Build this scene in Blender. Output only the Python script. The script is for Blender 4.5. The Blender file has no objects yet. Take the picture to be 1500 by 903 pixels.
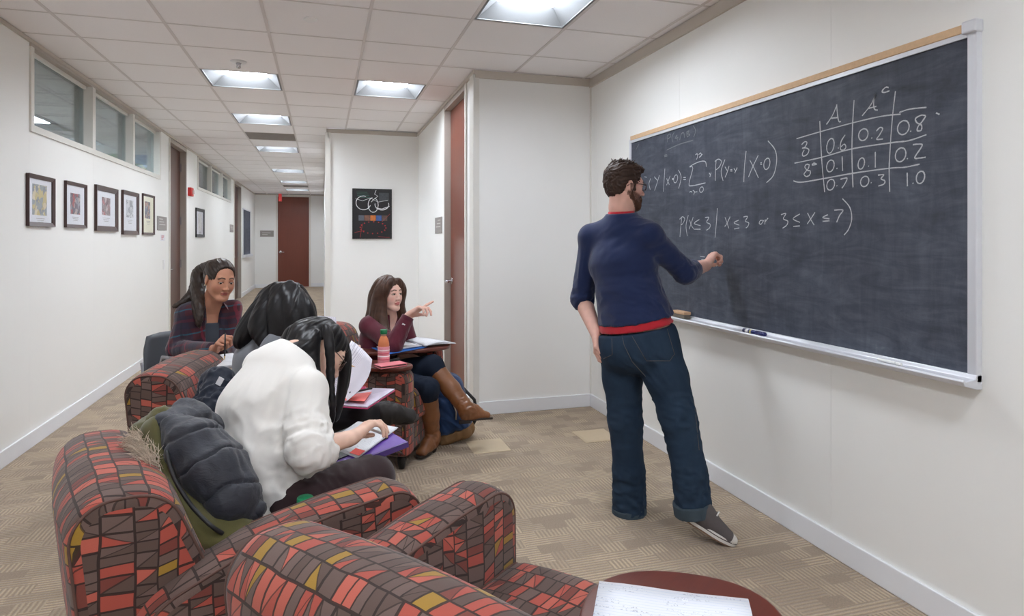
import bpy, bmesh, math, random
import numpy as np
from mathutils import Vector, Matrix
random.seed(7)
rng = np.random.RandomState(11)
scene = bpy.context.scene
COL = scene.collection
pi = math.pi

# ---------------------------------------------------------------- camera, world, exposure
CAM_H = 1.38; FPX = 920.0; HORIZON = 352.0; YAW = math.atan2(278, 920.0)
cam_data = bpy.data.cameras.new('camera'); cam = bpy.data.objects.new('camera', cam_data); COL.objects.link(cam)
cam.location = (0, 0, CAM_H); cam.rotation_euler = (pi/2, 0, -YAW)
cam_data.sensor_width = 36.0; cam_data.lens = 36.0*FPX/1500.0
cam_data.shift_y = -(451.5-HORIZON)/1500.0
cam_data.clip_start = 0.02; cam_data.clip_end = 100
scene.camera = cam
world = bpy.data.worlds.new('world'); scene.world = world; world.use_nodes = True
world.node_tree.nodes['Background'].inputs[0].default_value = (0.9, 0.93, 1.0, 1)
world.node_tree.nodes['Background'].inputs[1].default_value = 0.05
scene.view_settings.view_transform = 'Standard'; scene.view_settings.look = 'None'
scene.view_settings.gamma = 1.0; scene.view_settings.use_curve_mapping = False
scene.view_settings.exposure = 0.38
scene.cycles.diffuse_bounces = 8; scene.cycles.max_bounces = 14
LAMP_STRENGTH = 45.0

_c, _s = math.cos(YAW), math.sin(YAW)
def D(u, v, d):                       # point seen at (u, v) at distance d in front of the lens
    r = (u-750)/FPX*d
    return Vector((r*_c+d*_s, -r*_s+d*_c, CAM_H+(HORIZON-v)/FPX*d))
def atx(u, v, x): return D(u, v, x/((u-750)/FPX*_c+_s))
def atz(u, v, z): return D(u, v, (z-CAM_H)*FPX/(HORIZON-v))
def rel(a, pitch=0):                  # direction: a degrees right of the lens axis, pitched up
    a = math.radians(a)+YAW; p = math.radians(pitch)
    return Vector((math.sin(a)*math.cos(p), math.cos(a)*math.cos(p), math.sin(p)))

# ---------------------------------------------------------------- scene helpers
def link(o, parent=None):
    COL.objects.link(o)
    if parent is not None: o.parent = parent
    return o
def empty(name, loc=(0,0,0), rotz=0, parent=None):
    o = bpy.data.objects.new(name, None); o.location = loc; o.rotation_euler = (0,0,rotz); o.empty_display_size = .1
    return link(o, parent)
def tag(o, label=None, cat=None, group=None, kind=None):
    if label: o['label'] = label
    if cat: o['category'] = cat
    if group: o['group'] = group
    if kind: o['kind'] = kind
    return o
def copy_tree(o, parent=None):
    c = o.copy(); COL.objects.link(c)
    if parent is not None: c.parent = parent
    for ch in list(o.children): copy_tree(ch, c)
    return c
class MB:
    """collects simple shapes into one mesh"""
    def __init__(s): s.v = []; s.f = []; s.uv = []; s.has_uv = False
    def add(s, vs, fs, uvs=None):
        n = len(s.v); s.v += [tuple(p) for p in vs]; s.f += [tuple(i+n for i in f) for f in fs]
        if uvs: s.has_uv = True; s.uv += uvs
        else: s.uv += [[(0,0)]*len(f) for f in fs]
        return s
    def box(s, x0, x1, y0, y1, z0, z1):
        vs = [(x,y,z) for x in (x0,x1) for y in (y0,y1) for z in (z0,z1)]
        return s.add(vs, [(0,1,3,2),(4,6,7,5),(0,4,5,1),(2,3,7,6),(0,2,6,4),(1,5,7,3)])
    def tube(s, pts, r, n=8, cap=True, closed=False):
        pts = [Vector(p) for p in pts]; m = len(pts)
        rs = r if isinstance(r, (list, tuple, np.ndarray)) else [r]*m
        vs = []; fs = []; up = None
        for i, p in enumerate(pts):
            if closed: t = pts[(i+1) % m]-pts[i-1]
            else: t = pts[min(i+1, m-1)]-pts[max(i-1, 0)]
            t.normalize()
            if up is None: up = Vector((0,0,1)) if abs(t.z) < .9 else Vector((1,0,0))
            a = t.cross(up)
            if a.length < 1e-6: a = t.cross(Vector((0,1,0)))
            a.normalize(); b = a.cross(t); up = b
            vs += [p+a*(rs[i]*math.cos(2*pi*k/n))+b*(rs[i]*math.sin(2*pi*k/n)) for k in range(n)]
        for i in range(m if closed else m-1):
            j = (i+1) % m
            for k in range(n): fs.append((i*n+k, i*n+(k+1) % n, j*n+(k+1) % n, j*n+k))
        if cap and not closed: fs += [tuple(range(n))[::-1], tuple((m-1)*n+k for k in range(n))]
        return s.add(vs, fs)
    def lathe(s, prof, c=(0,0,0), n=20):
        vs = []; fs = []; m = len(prof)
        for r, z in prof:
            vs += [(c[0]+r*math.cos(2*pi*k/n), c[1]+r*math.sin(2*pi*k/n), c[2]+z) for k in range(n)]
        for i in range(m-1):
            for k in range(n): fs.append((i*n+k, i*n+(k+1) % n, (i+1)*n+(k+1) % n, (i+1)*n+k))
        fs += [tuple(range(n))[::-1], tuple((m-1)*n+k for k in range(n))]
        return s.add(vs, fs)
    def prism(s, poly, z0, z1, M=None):
        """polygon in local xy extruded in z, optionally placed by M"""
        n = len(poly); vs = [Vector((x,y,z0)) for x,y in poly]+[Vector((x,y,z1)) for x,y in poly]
        if M is not None: vs = [M @ v for v in vs]
        return s.add(vs, [tuple(range(n))[::-1], tuple(range(n,2*n))]+[(i,(i+1) % n,n+(i+1) % n,n+i) for i in range(n)])
    def sheet(s, rows, thick=0.0):
        """grid of points as a surface (with thickness along its normal)"""
        m, n = len(rows), len(rows[0]); vs = [Vector(p) for r in rows for p in r]
        fs = [(i*n+j, i*n+j+1, (i+1)*n+j+1, (i+1)*n+j) for i in range(m-1) for j in range(n-1)]
        if thick:
            nv = len(vs); nn = [Vector() for _ in vs]
            for f in fs:
                q = (vs[f[1]]-vs[f[0]]).cross(vs[f[3]]-vs[f[0]])
                for i in f: nn[i] += q
            lo = [v-nn[i].normalized()*thick for i, v in enumerate(vs)]
            rim = [i for i in range(n)]+[i*n+n-1 for i in range(1,m)]+[(m-1)*n+j for j in range(n-2,-1,-1)]+[i*n for i in range(m-2,0,-1)]
            f2 = [tuple(i+nv for i in f[::-1]) for f in fs]
            f3 = [(rim[(k+1) % len(rim)], rim[k], rim[k]+nv, rim[(k+1) % len(rim)]+nv) for k in range(len(rim))]
            vs += lo; fs = fs+f2+f3
        return s.add(vs, fs)
    def build(s, name, mat, parent=None, smooth=False, bevel=0, seg=2, loc=None, mesh_only=False):
        me = bpy.data.meshes.new(name); me.from_pydata(s.v, [], s.f)
        if s.has_uv:
            l = me.uv_layers.new(name='UVMap'); l.data.foreach_set('uv', [c for f in s.uv for q in f for c in q])
        me.materials.append(mat)
        bm = bmesh.new(); bm.from_mesh(me)
        bmesh.ops.recalc_face_normals(bm, faces=bm.faces[:])
        if bevel: bmesh.ops.bevel(bm, geom=[e for e in bm.edges if len(e.link_faces) == 2 and e.calc_face_angle(0) > .6], offset=bevel, segments=seg, profile=.5, affect='EDGES', clamp_overlap=True)
        bm.to_mesh(me); bm.free()
        if smooth: me.polygons.foreach_set('use_smooth', [True]*len(me.polygons)); 
        if smooth == 'auto':
            try: me.set_sharp_from_angle(angle=.7)
            except Exception: pass
        if mesh_only: return me
        o = bpy.data.objects.new(name, me)
        if loc is not None: o.location = loc
        return link(o, parent)
def obj(name, me, parent=None, loc=None):
    o = bpy.data.objects.new(name, me)
    if loc is not None: o.location = loc
    return link(o, parent)
def frame_M(o, x, y, z):
    M = Matrix.Identity(4)
    for i, a in enumerate((x, y, z)):
        for k in range(3): M[k][i] = a[k]
    for k in range(3): M[k][3] = o[k]
    return M

# ---------------------------------------------------------------- materials
def lin(c):
    f = lambda x: x/12.92 if x <= .04045 else ((x+.055)/1.055)**2.4
    return tuple(f(x/255.0) for x in c[:3])+(1.0,)
class X:
    """tiny expression wrapper over math nodes"""
    nt = None
    def __init__(s, sock): s.s = sock
    @staticmethod
    def m(op, *a):
        n = X.nt.nodes.new('ShaderNodeMath'); n.operation = op
        for i, q in enumerate(a):
            if isinstance(q, X): X.nt.links.new(q.s, n.inputs[i])
            else: n.inputs[i].default_value = q
        return X(n.outputs[0])
    def __add__(a, b): return X.m('ADD', a, b)
    __radd__ = __add__
    def __sub__(a, b): return X.m('SUBTRACT', a, b)
    def __rsub__(a, b): return X.m('SUBTRACT', b, a)
    def __mul__(a, b): return X.m('MULTIPLY', a, b)
    __rmul__ = __mul__
    def __truediv__(a, b): return X.m('DIVIDE', a, b)
    def __gt__(a, b): return X.m('GREATER_THAN', a, b)
    def __lt__(a, b): return X.m('LESS_THAN', a, b)
    def floor(a): return X.m('FLOOR', a)
    def fract(a): return X.m('FRACT', a)
    def sin(a): return X.m('SINE', a)
    def abs(a): return X.m('ABSOLUTE', a)
    def max(a, b): return X.m('MAXIMUM', a, b)
    def min(a, b): return X.m('MINIMUM', a, b)
    def clamp(a):
        r = X.m('ADD', a, 0.0); r.s.node.use_clamp = True; return r
def new_mat(name):
    m = bpy.data.materials.new(name); m.use_nodes = True; nt = m.node_tree
    X.nt = nt; return m, nt, nt.nodes['Principled BSDF']
def N(kind, **kw):
    n = X.nt.nodes.new(kind)
    for k, v in kw.items():
        if k.startswith('i_'): n.inputs[k[2:].replace('_', ' ')].default_value = v
        else: setattr(n, k, v)
    return n
def L(a, b): X.nt.links.new(a.s if isinstance(a, X) else a, b)
def coords(kind='Object'): return N('ShaderNodeTexCoord').outputs[kind]
def world_pos(): return N('ShaderNodeNewGeometry').outputs['Position']
def sep(vec):
    n = N('ShaderNodeSeparateXYZ'); L(vec, n.inputs[0]); return X(n.outputs[0]), X(n.outputs[1]), X(n.outputs[2])
def comb(x, y, z=0.0):
    n = N('ShaderNodeCombineXYZ')
    for i, q in enumerate((x, y, z)):
        if isinstance(q, X): L(q, n.inputs[i])
        else: n.inputs[i].default_value = q
    return n.outputs[0]
def noise(vec, scale, detail=2.0, rough=.5, dist=0.0):
    n = N('ShaderNodeTexNoise'); n.inputs['Scale'].default_value = scale; n.inputs['Detail'].default_value = detail
    n.inputs['Roughness'].default_value = rough; n.inputs['Distortion'].default_value = dist
    if vec is not None: L(vec, n.inputs['Vector'])
    return X(n.outputs['Fac'])
def white(x, y, z=0.0):
    n = N('ShaderNodeTexWhiteNoise', noise_dimensions='3D'); L(comb(x, y, z), n.inputs['Vector']); return X(n.outputs['Value'])
def mapping(vec, scale=(1,1,1), rot=(0,0,0), loc=(0,0,0)):
    n = N('ShaderNodeMapping'); n.inputs['Scale'].default_value = scale; n.inputs['Rotation'].default_value = rot; n.inputs['Location'].default_value = loc
    L(vec, n.inputs['Vector']); return n.outputs[0]
def mix(f, a, b):
    n = N('ShaderNodeMix', data_type='RGBA')
    if isinstance(f, X): L(f, n.inputs[0])
    else: n.inputs[0].default_value = f
    for q, i in ((a, 6), (b, 7)):
        if isinstance(q, tuple): n.inputs[i].default_value = q
        else: L(q, n.inputs[i])
    return n.outputs[2]
def ramp(f, stops, interp='LINEAR'):
    n = N('ShaderNodeValToRGB'); cr = n.color_ramp; cr.interpolation = interp
    while len(cr.elements) < len(stops): cr.elements.new(.5)
    for e, (p, c) in zip(cr.elements, stops): e.position = p; e.color = c
    L(f, n.inputs[0]); return n.outputs[0]
def bump(h, strength=.3, dist=.01):
    n = N('ShaderNodeBump'); n.inputs['Strength'].default_value = strength; n.inputs['Distance'].default_value = dist
    L(h, n.inputs['Height']); return n.outputs[0]
def mat(name, c, rough=.6, metal=0.0, var=0.0, vscale=8.0, bmp=0.0, bscale=60.0, bdist=.003, spec=.5, coat=0.0, sheen=0.0, vec='Object', stretch=None, emis=None):
    """plain procedural material: base colour with noise variation and fine relief"""
    m, nt, b = new_mat(name)
    co = coords(vec)
    if stretch: co = mapping(co, stretch)
    c1 = lin(c)
    nz = noise(co, vscale, 4.0, .6)
    k = max(var, .02)
    L(mix(nz, tuple(min(1, q*(1-k)) for q in c1[:3])+(1,), tuple(min(1, q*(1+k)) for q in c1[:3])+(1,)), b.inputs['Base Color'])
    b.inputs['Roughness'].default_value = rough; b.inputs['Metallic'].default_value = metal
    b.inputs['Specular IOR Level'].default_value = spec; b.inputs['Coat Weight'].default_value = coat; b.inputs['Sheen Weight'].default_value = sheen
    if bmp: L(bump(noise(co, bscale, 3.0, .6), bmp, bdist), b.inputs['Normal'])
    if emis: b.inputs['Emission Color'].default_value = lin(emis[0]); b.inputs['Emission Strength'].default_value = emis[1]
    return m
M = {}
M['wall'] = mat('wall_paint', (238,238,236), .62, var=.015, vscale=1.5, bmp=.05, bscale=220, bdist=.001)
M['wallpanel'] = mat('wall_panel_vinyl', (238,238,235), .55, var=.012, vscale=1.2, bmp=.06, bscale=260, bdist=.001)
M['base'] = mat('baseboard_white', (232,234,238), .45, var=.02)
M['trim'] = mat('beige_metal_trim', (196,188,178), .5, var=.03)
M['frame_paint'] = mat('painted_frame', (222,220,214), .45, var=.02)
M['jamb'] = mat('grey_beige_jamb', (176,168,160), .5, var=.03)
M['chrome'] = mat('brushed_chrome', (205,205,210), .25, metal=1.0)
M['steel'] = mat('satin_steel', (160,160,165), .4, metal=.9)
M['alu'] = mat('aluminium_frame', (218,220,226), .38, metal=.35, var=.02)
M['black'] = mat('black_plastic', (28,28,30), .45, var=.1)
M['plaque'] = mat('taupe_plaque', (148,142,138), .5, var=.05)
M['plaque_text'] = mat('plaque_lettering', (205,202,198), .6)
M['white_plastic'] = mat('white_plastic', (236,236,236), .4, var=.02)
M['red_plastic'] = mat('red_plastic', (190,40,38), .4, var=.05)
M['cork'] = mat('cork_strip', (214,182,146), .8, var=.15, vscale=60)
M['paper'] = mat('white_paper', (226,227,232), .7, var=.01)
M['platec'] = mat('cream_floor_plate', (196,178,150), .6, var=.06, vscale=20, bmp=.1, bscale=200)

def ceiling_tile_mat():
    m, nt, b = new_mat('ceiling_tile'); co = world_pos()
    n1 = noise(co, 260, 3, .7); n2 = noise(co, 3, 2, .5)
    L(mix(n1, lin((236,232,232)), lin((248,246,246))), b.inputs['Base Color'])
    b.inputs['Roughness'].default_value = .9; b.inputs['Specular IOR Level'].default_value = .1
    L(bump(n1+n2*.2, .25, .002), b.inputs['Normal']); return m
M['tile'] = ceiling_tile_mat()
M['tbar'] = mat('ceiling_grid_bar', (214,208,206), .5, var=.02)
M['reflector'] = mat('troffer_reflector', (128,130,132), .55)
def lamp_mat(name, strength):
    m, nt, b = new_mat(name)
    b.inputs['Base Color'].default_value = (1,1,1,1); b.inputs['Roughness'].default_value = .5
    b.inputs['Emission Color'].default_value = (.885, .945, 1.03, 1); b.inputs['Emission Strength'].default_value = strength
    return m
M['lamp'] = lamp_mat('lamp_diffuser', LAMP_STRENGTH)
M['lamp_dim'] = lamp_mat('lamp_diffuser_dim', LAMP_STRENGTH*2.0)

def carpet_mat():
    m, nt, b = new_mat('carpet'); co = world_pos(); x, y, z = sep(co)
    w = noise(co, 2.5, 2)*.06
    S = .115
    u0 = (x+w)/S; row = ((y+w)/(S*.62)).floor()
    u = u0+row*.37; cx = u.floor(); fv = ((y+w)/(S*.62)).fract(); fu = u.fract()
    r = white(cx, row, 1.0); r2 = white(cx, row, 5.0)
    ang = r > .5
    wob = noise(co, 40, 2)*.6
    st1 = ((x*330.0)+wob*2.0).sin(); st2 = ((y*330.0)+wob*2.0).sin()
    st = st1*ang+st2*(1.0-ang)
    pl = (r2 > .12)
    dots = noise(co, 150, 2, .7)
    big = noise(co, 1.3, 3)
    f = ((st*.5+.5)*pl*(.12+r2*.38)+dots*.6+big*.25-.12).clamp()
    cc = ramp(f, [(0, lin((114,101,88))), (.35, lin((152,135,117))), (.7, lin((183,164,139))), (1, lin((212,192,160)))])
    L(cc, b.inputs['Base Color']); b.inputs['Roughness'].default_value = .95; b.inputs['Specular IOR Level'].default_value = .1
    b.inputs['Sheen Weight'].default_value = .2
    L(bump(st*.5*pl+dots, .5, .006), b.inputs['Normal']); return m
M['carpet'] = carpet_mat()

def wood_mat(name, c1, c2, rough=.35, axis=(18,18,1.2), coat=.2):
    m, nt, b = new_mat(name); co = mapping(coords('Object'), axis)
    n1 = noise(co, 2.2, 5, .6, .6); n2 = noise(co, 14, 2, .5)
    L(mix((n1*.75+n2*.25).clamp(), lin(c1), lin(c2)), b.inputs['Base Color'])
    b.inputs['Roughness'].default_value = rough; b.inputs['Coat Weight'].default_value = coat; b.inputs['Coat Roughness'].default_value = .25
    L(bump(n2, .08, .002), b.inputs['Normal']); return m
M['door_wood'] = wood_mat('door_mahogany', (96,44,30), (124,62,44))
M['door_wood_dark'] = wood_mat('door_dark_wood', (66,34,26), (92,50,38))
M['table_wood'] = wood_mat('tablet_cherry', (74,30,22), (108,50,36), .36, (14,1.6,14), .12)
M['frame_wood'] = wood_mat('picture_frame_wood', (40,22,20), (74,40,36), .35, (4,20,4))

def fabric_mat():
    m, nt, b = new_mat('mosaic_upholstery'); uv = coords('UV'); x, y, z = sep(uv)
    wx = noise(uv, 9.0, 1)*.012; wy = noise(mapping(uv, (1,1,1), (0,0,0), (3,7,0)), 9.0, 1)*.012
    u = (x+wx)/.053; u = u+(u*1.7).sin()*.16
    cx = u.floor(); fu = u.fract()
    k1 = white(cx, 3.0)
    v = (y+wy)/.029+k1*7.0; v = v+(v*1.1+k1*20.0).sin()*.30+(fu-.5)*(k1-.5)*.9
    cy = v.floor(); fv = v.fract()
    r2 = white(cx, cy, 2.0)
    split = (r2 < .42)                                   # some pieces are cut by a diagonal
    flip = white(cx, cy, 9.0) > .5
    fd = fu*flip+(1.0-fu)*(1.0-flip)
    side = (fv > fd)*split
    r = white(cx, cy, side*3.0+4.0)
    c = ramp(r, [(0, lin((92,74,67))), (.25, lin((108,88,81))), (.50, lin((122,62,53))), (.61, lin((172,80,66))), (.80, lin((186,95,79))), (.915, lin((160,124,46))), (.95, lin((100,81,74)))], 'CONSTANT')
    ed = ((fu-.5).abs() > .452).max((fv-.5).abs() > .425)
    dg = ((fv-fd).abs() < .05)*split*.8
    line = ed.max(dg)
    th = noise(uv, 700, 1); c = mix(line*.93, c, lin((46,34,30)))
    c = mix(th*.22, c, lin((60,46,42)))
    L(c, b.inputs['Base Color']); b.inputs['Roughness'].default_value = .85; b.inputs['Sheen Weight'].default_value = .15
    b.inputs['Specular IOR Level'].default_value = .25
    L(bump(th-line*.6, .25, .0015), b.inputs['Normal']); return m
M['fabric'] = fabric_mat()
M['piping'] = mat('upholstery_piping', (92,66,58), .8, var=.2, vscale=60)

def slate_mat():
    m, nt, b = new_mat('chalkboard_slate'); co = coords('Object')
    a = noise(mapping(co, (1,1.0,1.5)), 2.2, 6, .62, 1.2)
    s1 = noise(mapping(co, (1,1.2,5.0), (.5,0,0)), 3.0, 5, .65, 1.6)
    s2 = noise(mapping(co, (1,5.0,1.0), (.35,0,0)), 2.4, 5, .7, 1.0)
    g = noise(co, 300, 2, .6)
    f = ((a*.6+s1*.7+s2*.5+g*.08-.92)*1.15+.36).clamp()
    x, y, z = sep(co)
    dust = (1.0-(z-.0)/.11).clamp()*noise(mapping(co, (1,3,9)), 5, 5, .75)*.5   # chalk dust gathered above the tray
    c = ramp((f+dust*.55).clamp(), [(.05, lin((47,51,61))), (.35, lin((67,72,84))), (.65, lin((88,94,106))), (1, lin((132,137,143)))])
    L(c, b.inputs['Base Color']); b.inputs['Roughness'].default_value = .62; b.inputs['Specular IOR Level'].default_value = .35
    return m
M['slate'] = slate_mat()
def chalk_mat(name, c, amt):
    m, nt, b = new_mat(name); co = coords('Object')
    g = noise(co, 420, 2, .7)
    L(mix((g*1.5-.22).clamp(), lin((92,97,104)), lin(c)), b.inputs['Base Color']); b.inputs['Roughness'].default_value = 1.0
    b.inputs['Alpha'].default_value = amt
    return m
M['chalk'] = chalk_mat('chalk', (236,238,242), 1.0)
M['chalk_faint'] = chalk_mat('chalk_faint', (190,194,198), .55)
M['chalk_stick'] = mat('chalk_stick', (240,240,236), .95)
def glass_mat(name, tint, refl=.12, k=.8):
    m, nt, b = new_mat(name); out = nt.nodes['Material Output']
    t = N('ShaderNodeBsdfTransparent'); t.inputs[0].default_value = tint
    g = N('ShaderNodeBsdfGlossy'); g.inputs['Roughness'].default_value = .02; g.inputs[0].default_value = (.9,.93,.95,1)
    fr = N('ShaderNodeFresnel'); fr.inputs[0].default_value = 1.35
    mx = N('ShaderNodeMixShader'); L((X(fr.outputs[0])*k+refl*.3).clamp(), mx.inputs[0]); L(t.outputs[0], mx.inputs[1]); L(g.outputs[0], mx.inputs[2])
    L(mx.outputs[0], out.inputs[0]); return m
M['pane'] = glass_mat('window_pane', (.80,.85,.86,1))
M['picglass'] = glass_mat('picture_glass', (.985,.985,.99,1), .03, .15)
# ---------------------------------------------------------------- room shell
XL, XR, YF, XD, YP, XC, YE, ZC = -1.86, 2.14, 4.81, 1.15, 7.85, 0.05, 19.5, 2.72
YB = -4.0
def struct(o): o['kind'] = 'structure'; return o
fl = MB().box(XL-5.2, XR+.12, YB-.1, YE+.1, -.1, 0).build('floor', M['carpet']); struct(fl)

# ceiling: slab, tiles and grid bars
LAMPS = [(.87,3.12,'square recessed ceiling light nearest the blackboard at the top edge'), (-.93,5.39,'recessed ceiling light over the seats beside the white sprinkler'),
         (.27,5.39,'recessed ceiling light just left of the ceiling-high brown side door'), (-.93,7.19,'recessed corridor light just before the dark air grille'),
         (-.93,9.59,'recessed corridor light just beyond the dark air grille'), (-.93,12.59,'recessed corridor light, fifth along the corridor row'),
         (-.93,14.99,'recessed corridor light, second from the far end'), (-.93,17.39,'recessed corridor light closest to the far brown door')]
LAMPS_BACK = [(-.93,2.52), (.87,.12), (-.93,-.48), (.87,-2.28), (-.93,-2.88)]
BACK_LAB = ['above the left wall photos', 'above the nearest armchair', 'behind the camera on the left', 'behind the camera on the right', 'farthest behind the camera']
xs = [XL, -1.53, -.93, -.33, .27, .87, 1.47, 2.07, XR]
ys = [1.32, 1.92, 2.52, 3.12, 3.72, 4.33, 4.79]+[5.39+.6*i for i in range(24)]
ceil = empty('ceiling', (0,0,ZC)); struct(ceil)
cells_l = {(round(a,2), round(b,2)) for a, b, _ in LAMPS} | {(round(a,2), round(b,2)) for a, b in LAMPS_BACK}
sl = MB()
# slab above the tiles, left open over each lamp
def slab(x0, x1, y0, y1, holes):
    yy = sorted({y0, y1} | {h for hx, hy in holes for h in (hy-.02, hy+.62) if y0 < h < y1})
    for a, b in zip(yy[:-1], yy[1:]):
        hs = sorted(hx for hx, hy in holes if hy-.021 <= a and b <= hy+.621)
        p = x0
        for h in hs:
            if h-.02 > p: sl.box(p, h-.02, a, b, .014, .03)
            p = h+.62
        if p < x1: sl.box(p, x1, a, b, .014, .03)
hol = [(a, b) for a, b, _ in LAMPS]+LAMPS_BACK
slab(XL-.02, XR+.02, YB-.02, YF+.02, hol); slab(XL-.02, XD+.02, YF+.02, YP+.02, hol); slab(XL-.02, XC+.02, YP+.02, YE+.02, hol)
sl.box(XL-.02, XR+.1, YB-.1, YE+.1, .30, .32)
sl.build('ceiling_deck', M['tile'], ceil)
tile_mesh = {}
for j in range(len(ys)-1):
    for i in range(len(xs)-1):
        x0, x1, y0, y1 = xs[i], xs[i+1], ys[j], ys[j+1]
        lim = XR if y0 < YF-.05 else (XD if y0 < YP-.2 else XC)
        if x0 >= lim-.02: continue
        x1 = min(x1, lim)
        if (round(x0,2), round(y0,2)) in cells_l: continue
        if (round(x0,2), round(y0,2)) in ((-.93, 8.39), (-.93, 16.19)): continue
        k = (round(x1-x0,2), round(y1-y0,2))
        if k not in tile_mesh:
            tile_mesh[k] = MB().box(-k[0]/2+.008, k[0]/2-.008, -k[1]/2+.008, k[1]/2-.008, 0, .013).build('ceiling_tile', M['tile'], mesh_only=True)
        obj('ceiling_tile', tile_mesh[k], ceil, ((x0+x1)/2, (y0+y1)/2, .001))
for x in xs[1:-1]:
    y1 = YF if x > XD else (YP if x > XC else YE)
    MB().box(x-.0095, x+.0095, 1.0, y1, -.003, .004).build('grid_bar', M['tbar'], ceil)
for y in ys:
    x1 = XR if y < YF else (XD if y < YP else XC)
    MB().box(XL, x1, y-.007, y+.007, -.001, .004).build('grid_bar', M['tbar'], ceil)

# recessed lights
def troffer(name):
    t = empty(name)
    f = MB()
    for a in range(4):
        R_ = Matrix.Rotation(a*pi/2, 3, 'Z')
        q = [R_ @ Vector(p) for p in ((-.295,-.295,0),(.295,-.295,0),(.275,-.275,0),(-.275,-.275,0),(-.295,-.295,.006),(.295,-.295,.006),(.275,-.275,.006),(-.275,-.275,.006))]
        f.add(q, [(0,1,2,3),(7,6,5,4),(0,4,5,1),(1,5,6,2),(2,6,7,3),(3,7,4,0)])
    f.build('light_frame', M['reflector'], t)
    for a in range(4):
        R_ = Matrix.Rotation(a*pi/2, 3, 'Z')
        q = [R_ @ Vector(p) for p in ((-.276,-.276,.002),(.276,-.276,.002),(.175,-.175,.085),(-.175,-.175,.085),(-.28,-.28,.006),(.28,-.28,.006),(.18,-.18,.09),(-.18,-.18,.09))]
        MB().add(q, [(0,1,2,3),(7,6,5,4),(0,4,5,1),(1,5,6,2),(2,6,7,3),(3,7,4,0)]).build('reflector', M['reflector'], t)
    MB().box(-.178, .178, -.178, .178, .083, .095).build('diffuser', M['lamp'], t)
    return t
t0 = troffer('ceiling_light')
for i, (a, b, lab) in enumerate(LAMPS):
    t = t0 if i == 0 else copy_tree(t0)
    t.location = (a+.3, b+.3, ZC); tag(t, lab, 'ceiling light', 'recessed ceiling lights')
for i, (a, b) in enumerate(LAMPS_BACK):
    t = copy_tree(t0); t.location = (a+.3, b+.3, ZC); tag(t, 'recessed ceiling light outside the picture, '+BACK_LAB[i], 'ceiling light', 'recessed ceiling lights')
# air grilles between the lamps
for k, (a, b, lab) in enumerate([(-.93, 8.39, 'dark grey slotted air grille in the corridor ceiling between two lights'), (-.93, 16.19, 'small dark air grille far along the corridor ceiling')]):
    g = empty('air_grille', (a+.3, b+.3, ZC)); tag(g, lab, 'vent')
    MB().box(-.29,.29,-.29,.29,.006,.02).build('backing', M['jamb'], g)
    for i in range(9): MB().box(-.29,.29,-.28+i*.064,-.25+i*.064,-.002,.008).build('slat', M['plaque'], g)
# sprinkler and detector
sp = empty('sprinkler', (-.60, 5.1, ZC)); tag(sp, 'white sprinkler head on the ceiling tile before a light', 'sprinkler')
MB().lathe([(.0,-.012),(.05,-.012),(.058,-.002),(.058,0)], n=24).build('escutcheon', M['white_plastic'], sp, True)
MB().lathe([(.012,-.05),(.016,-.046),(.014,-.03),(.02,-.012)], n=14).build('nozzle', M['chrome'], sp, True)
sd = empty('ceiling_button', (-.07, 4.0, ZC)); tag(sd, 'small round white cover cap on the near ceiling tile', 'ceiling cap')
MB().lathe([(.0,-.008),(.036,-.008),(.042,-.004),(.042,0)], n=24).build('cover', M['white_plastic'], sd, True)

# ---- walls
T = .12
def wallbox(name, *b, m='wall', parent=None):
    o = MB().box(*b).build(name, M[m], parent)
    if parent is None: struct(o)
    return o
# left wall with clerestory windows and door openings
W1 = (4.915, 8.42, 2.105, 2.70); D1 = (8.86, 9.90, 0, 2.68); W2 = (10.77, 14.5, 2.17, 2.70); D2 = (14.95, 16.2, 0, 2.68)
lw = MB()
for y0, y1, z0, z1 in [(YB, W1[0], 0, ZC), (W1[0], W1[1], 0, W1[2]), (W1[1], D1[0], 0, ZC), (W1[0], W1[1], W1[3], ZC), (D1[0], D1[1], D1[3], ZC),
                       (D1[1], W2[0], 0, ZC), (W2[0], W2[1], 0, W2[2]), (W2[0], W2[1], W2[3], ZC), (W2[1], D2[0], 0, ZC), (D2[0], D2[1], D2[3], ZC), (D2[1], YE, 0, ZC)]:
    lw.box(XL-T, XL-.008, y0, y1, z0, z1)
wl = struct(lw.build('wall_left', M['wall']))
def lpanel(y0, y1, z0, z1): MB().box(XL-.009, XL, y0+.0004, y1-.0004, z0, z1).build('wall_panel', M['wallpanel'], wl)
py = [YB, -1.2, 0, 1.25, 2.47, 3.69, W1[0]]
for a, b in zip(py[:-1], py[1:]): lpanel(a, b, 0, ZC)
for a, b in zip([W1[0], 6.135, 7.355], [6.135, 7.355, W1[1]]): lpanel(a, b, 0, W1[2])
lpanel(W1[1], D1[0], 0, ZC); lpanel(D1[1], W2[0], 0, ZC)
for k in range(3): lpanel(W2[0]+k*(W2[1]-W2[0])/3, W2[0]+(k+1)*(W2[1]-W2[0])/3, 0, W2[2])
lpanel(W2[1], D2[0], 0, ZC); lpanel(D2[1], 17.9, 0, ZC); lpanel(17.9, YE, 0, ZC)
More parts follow.
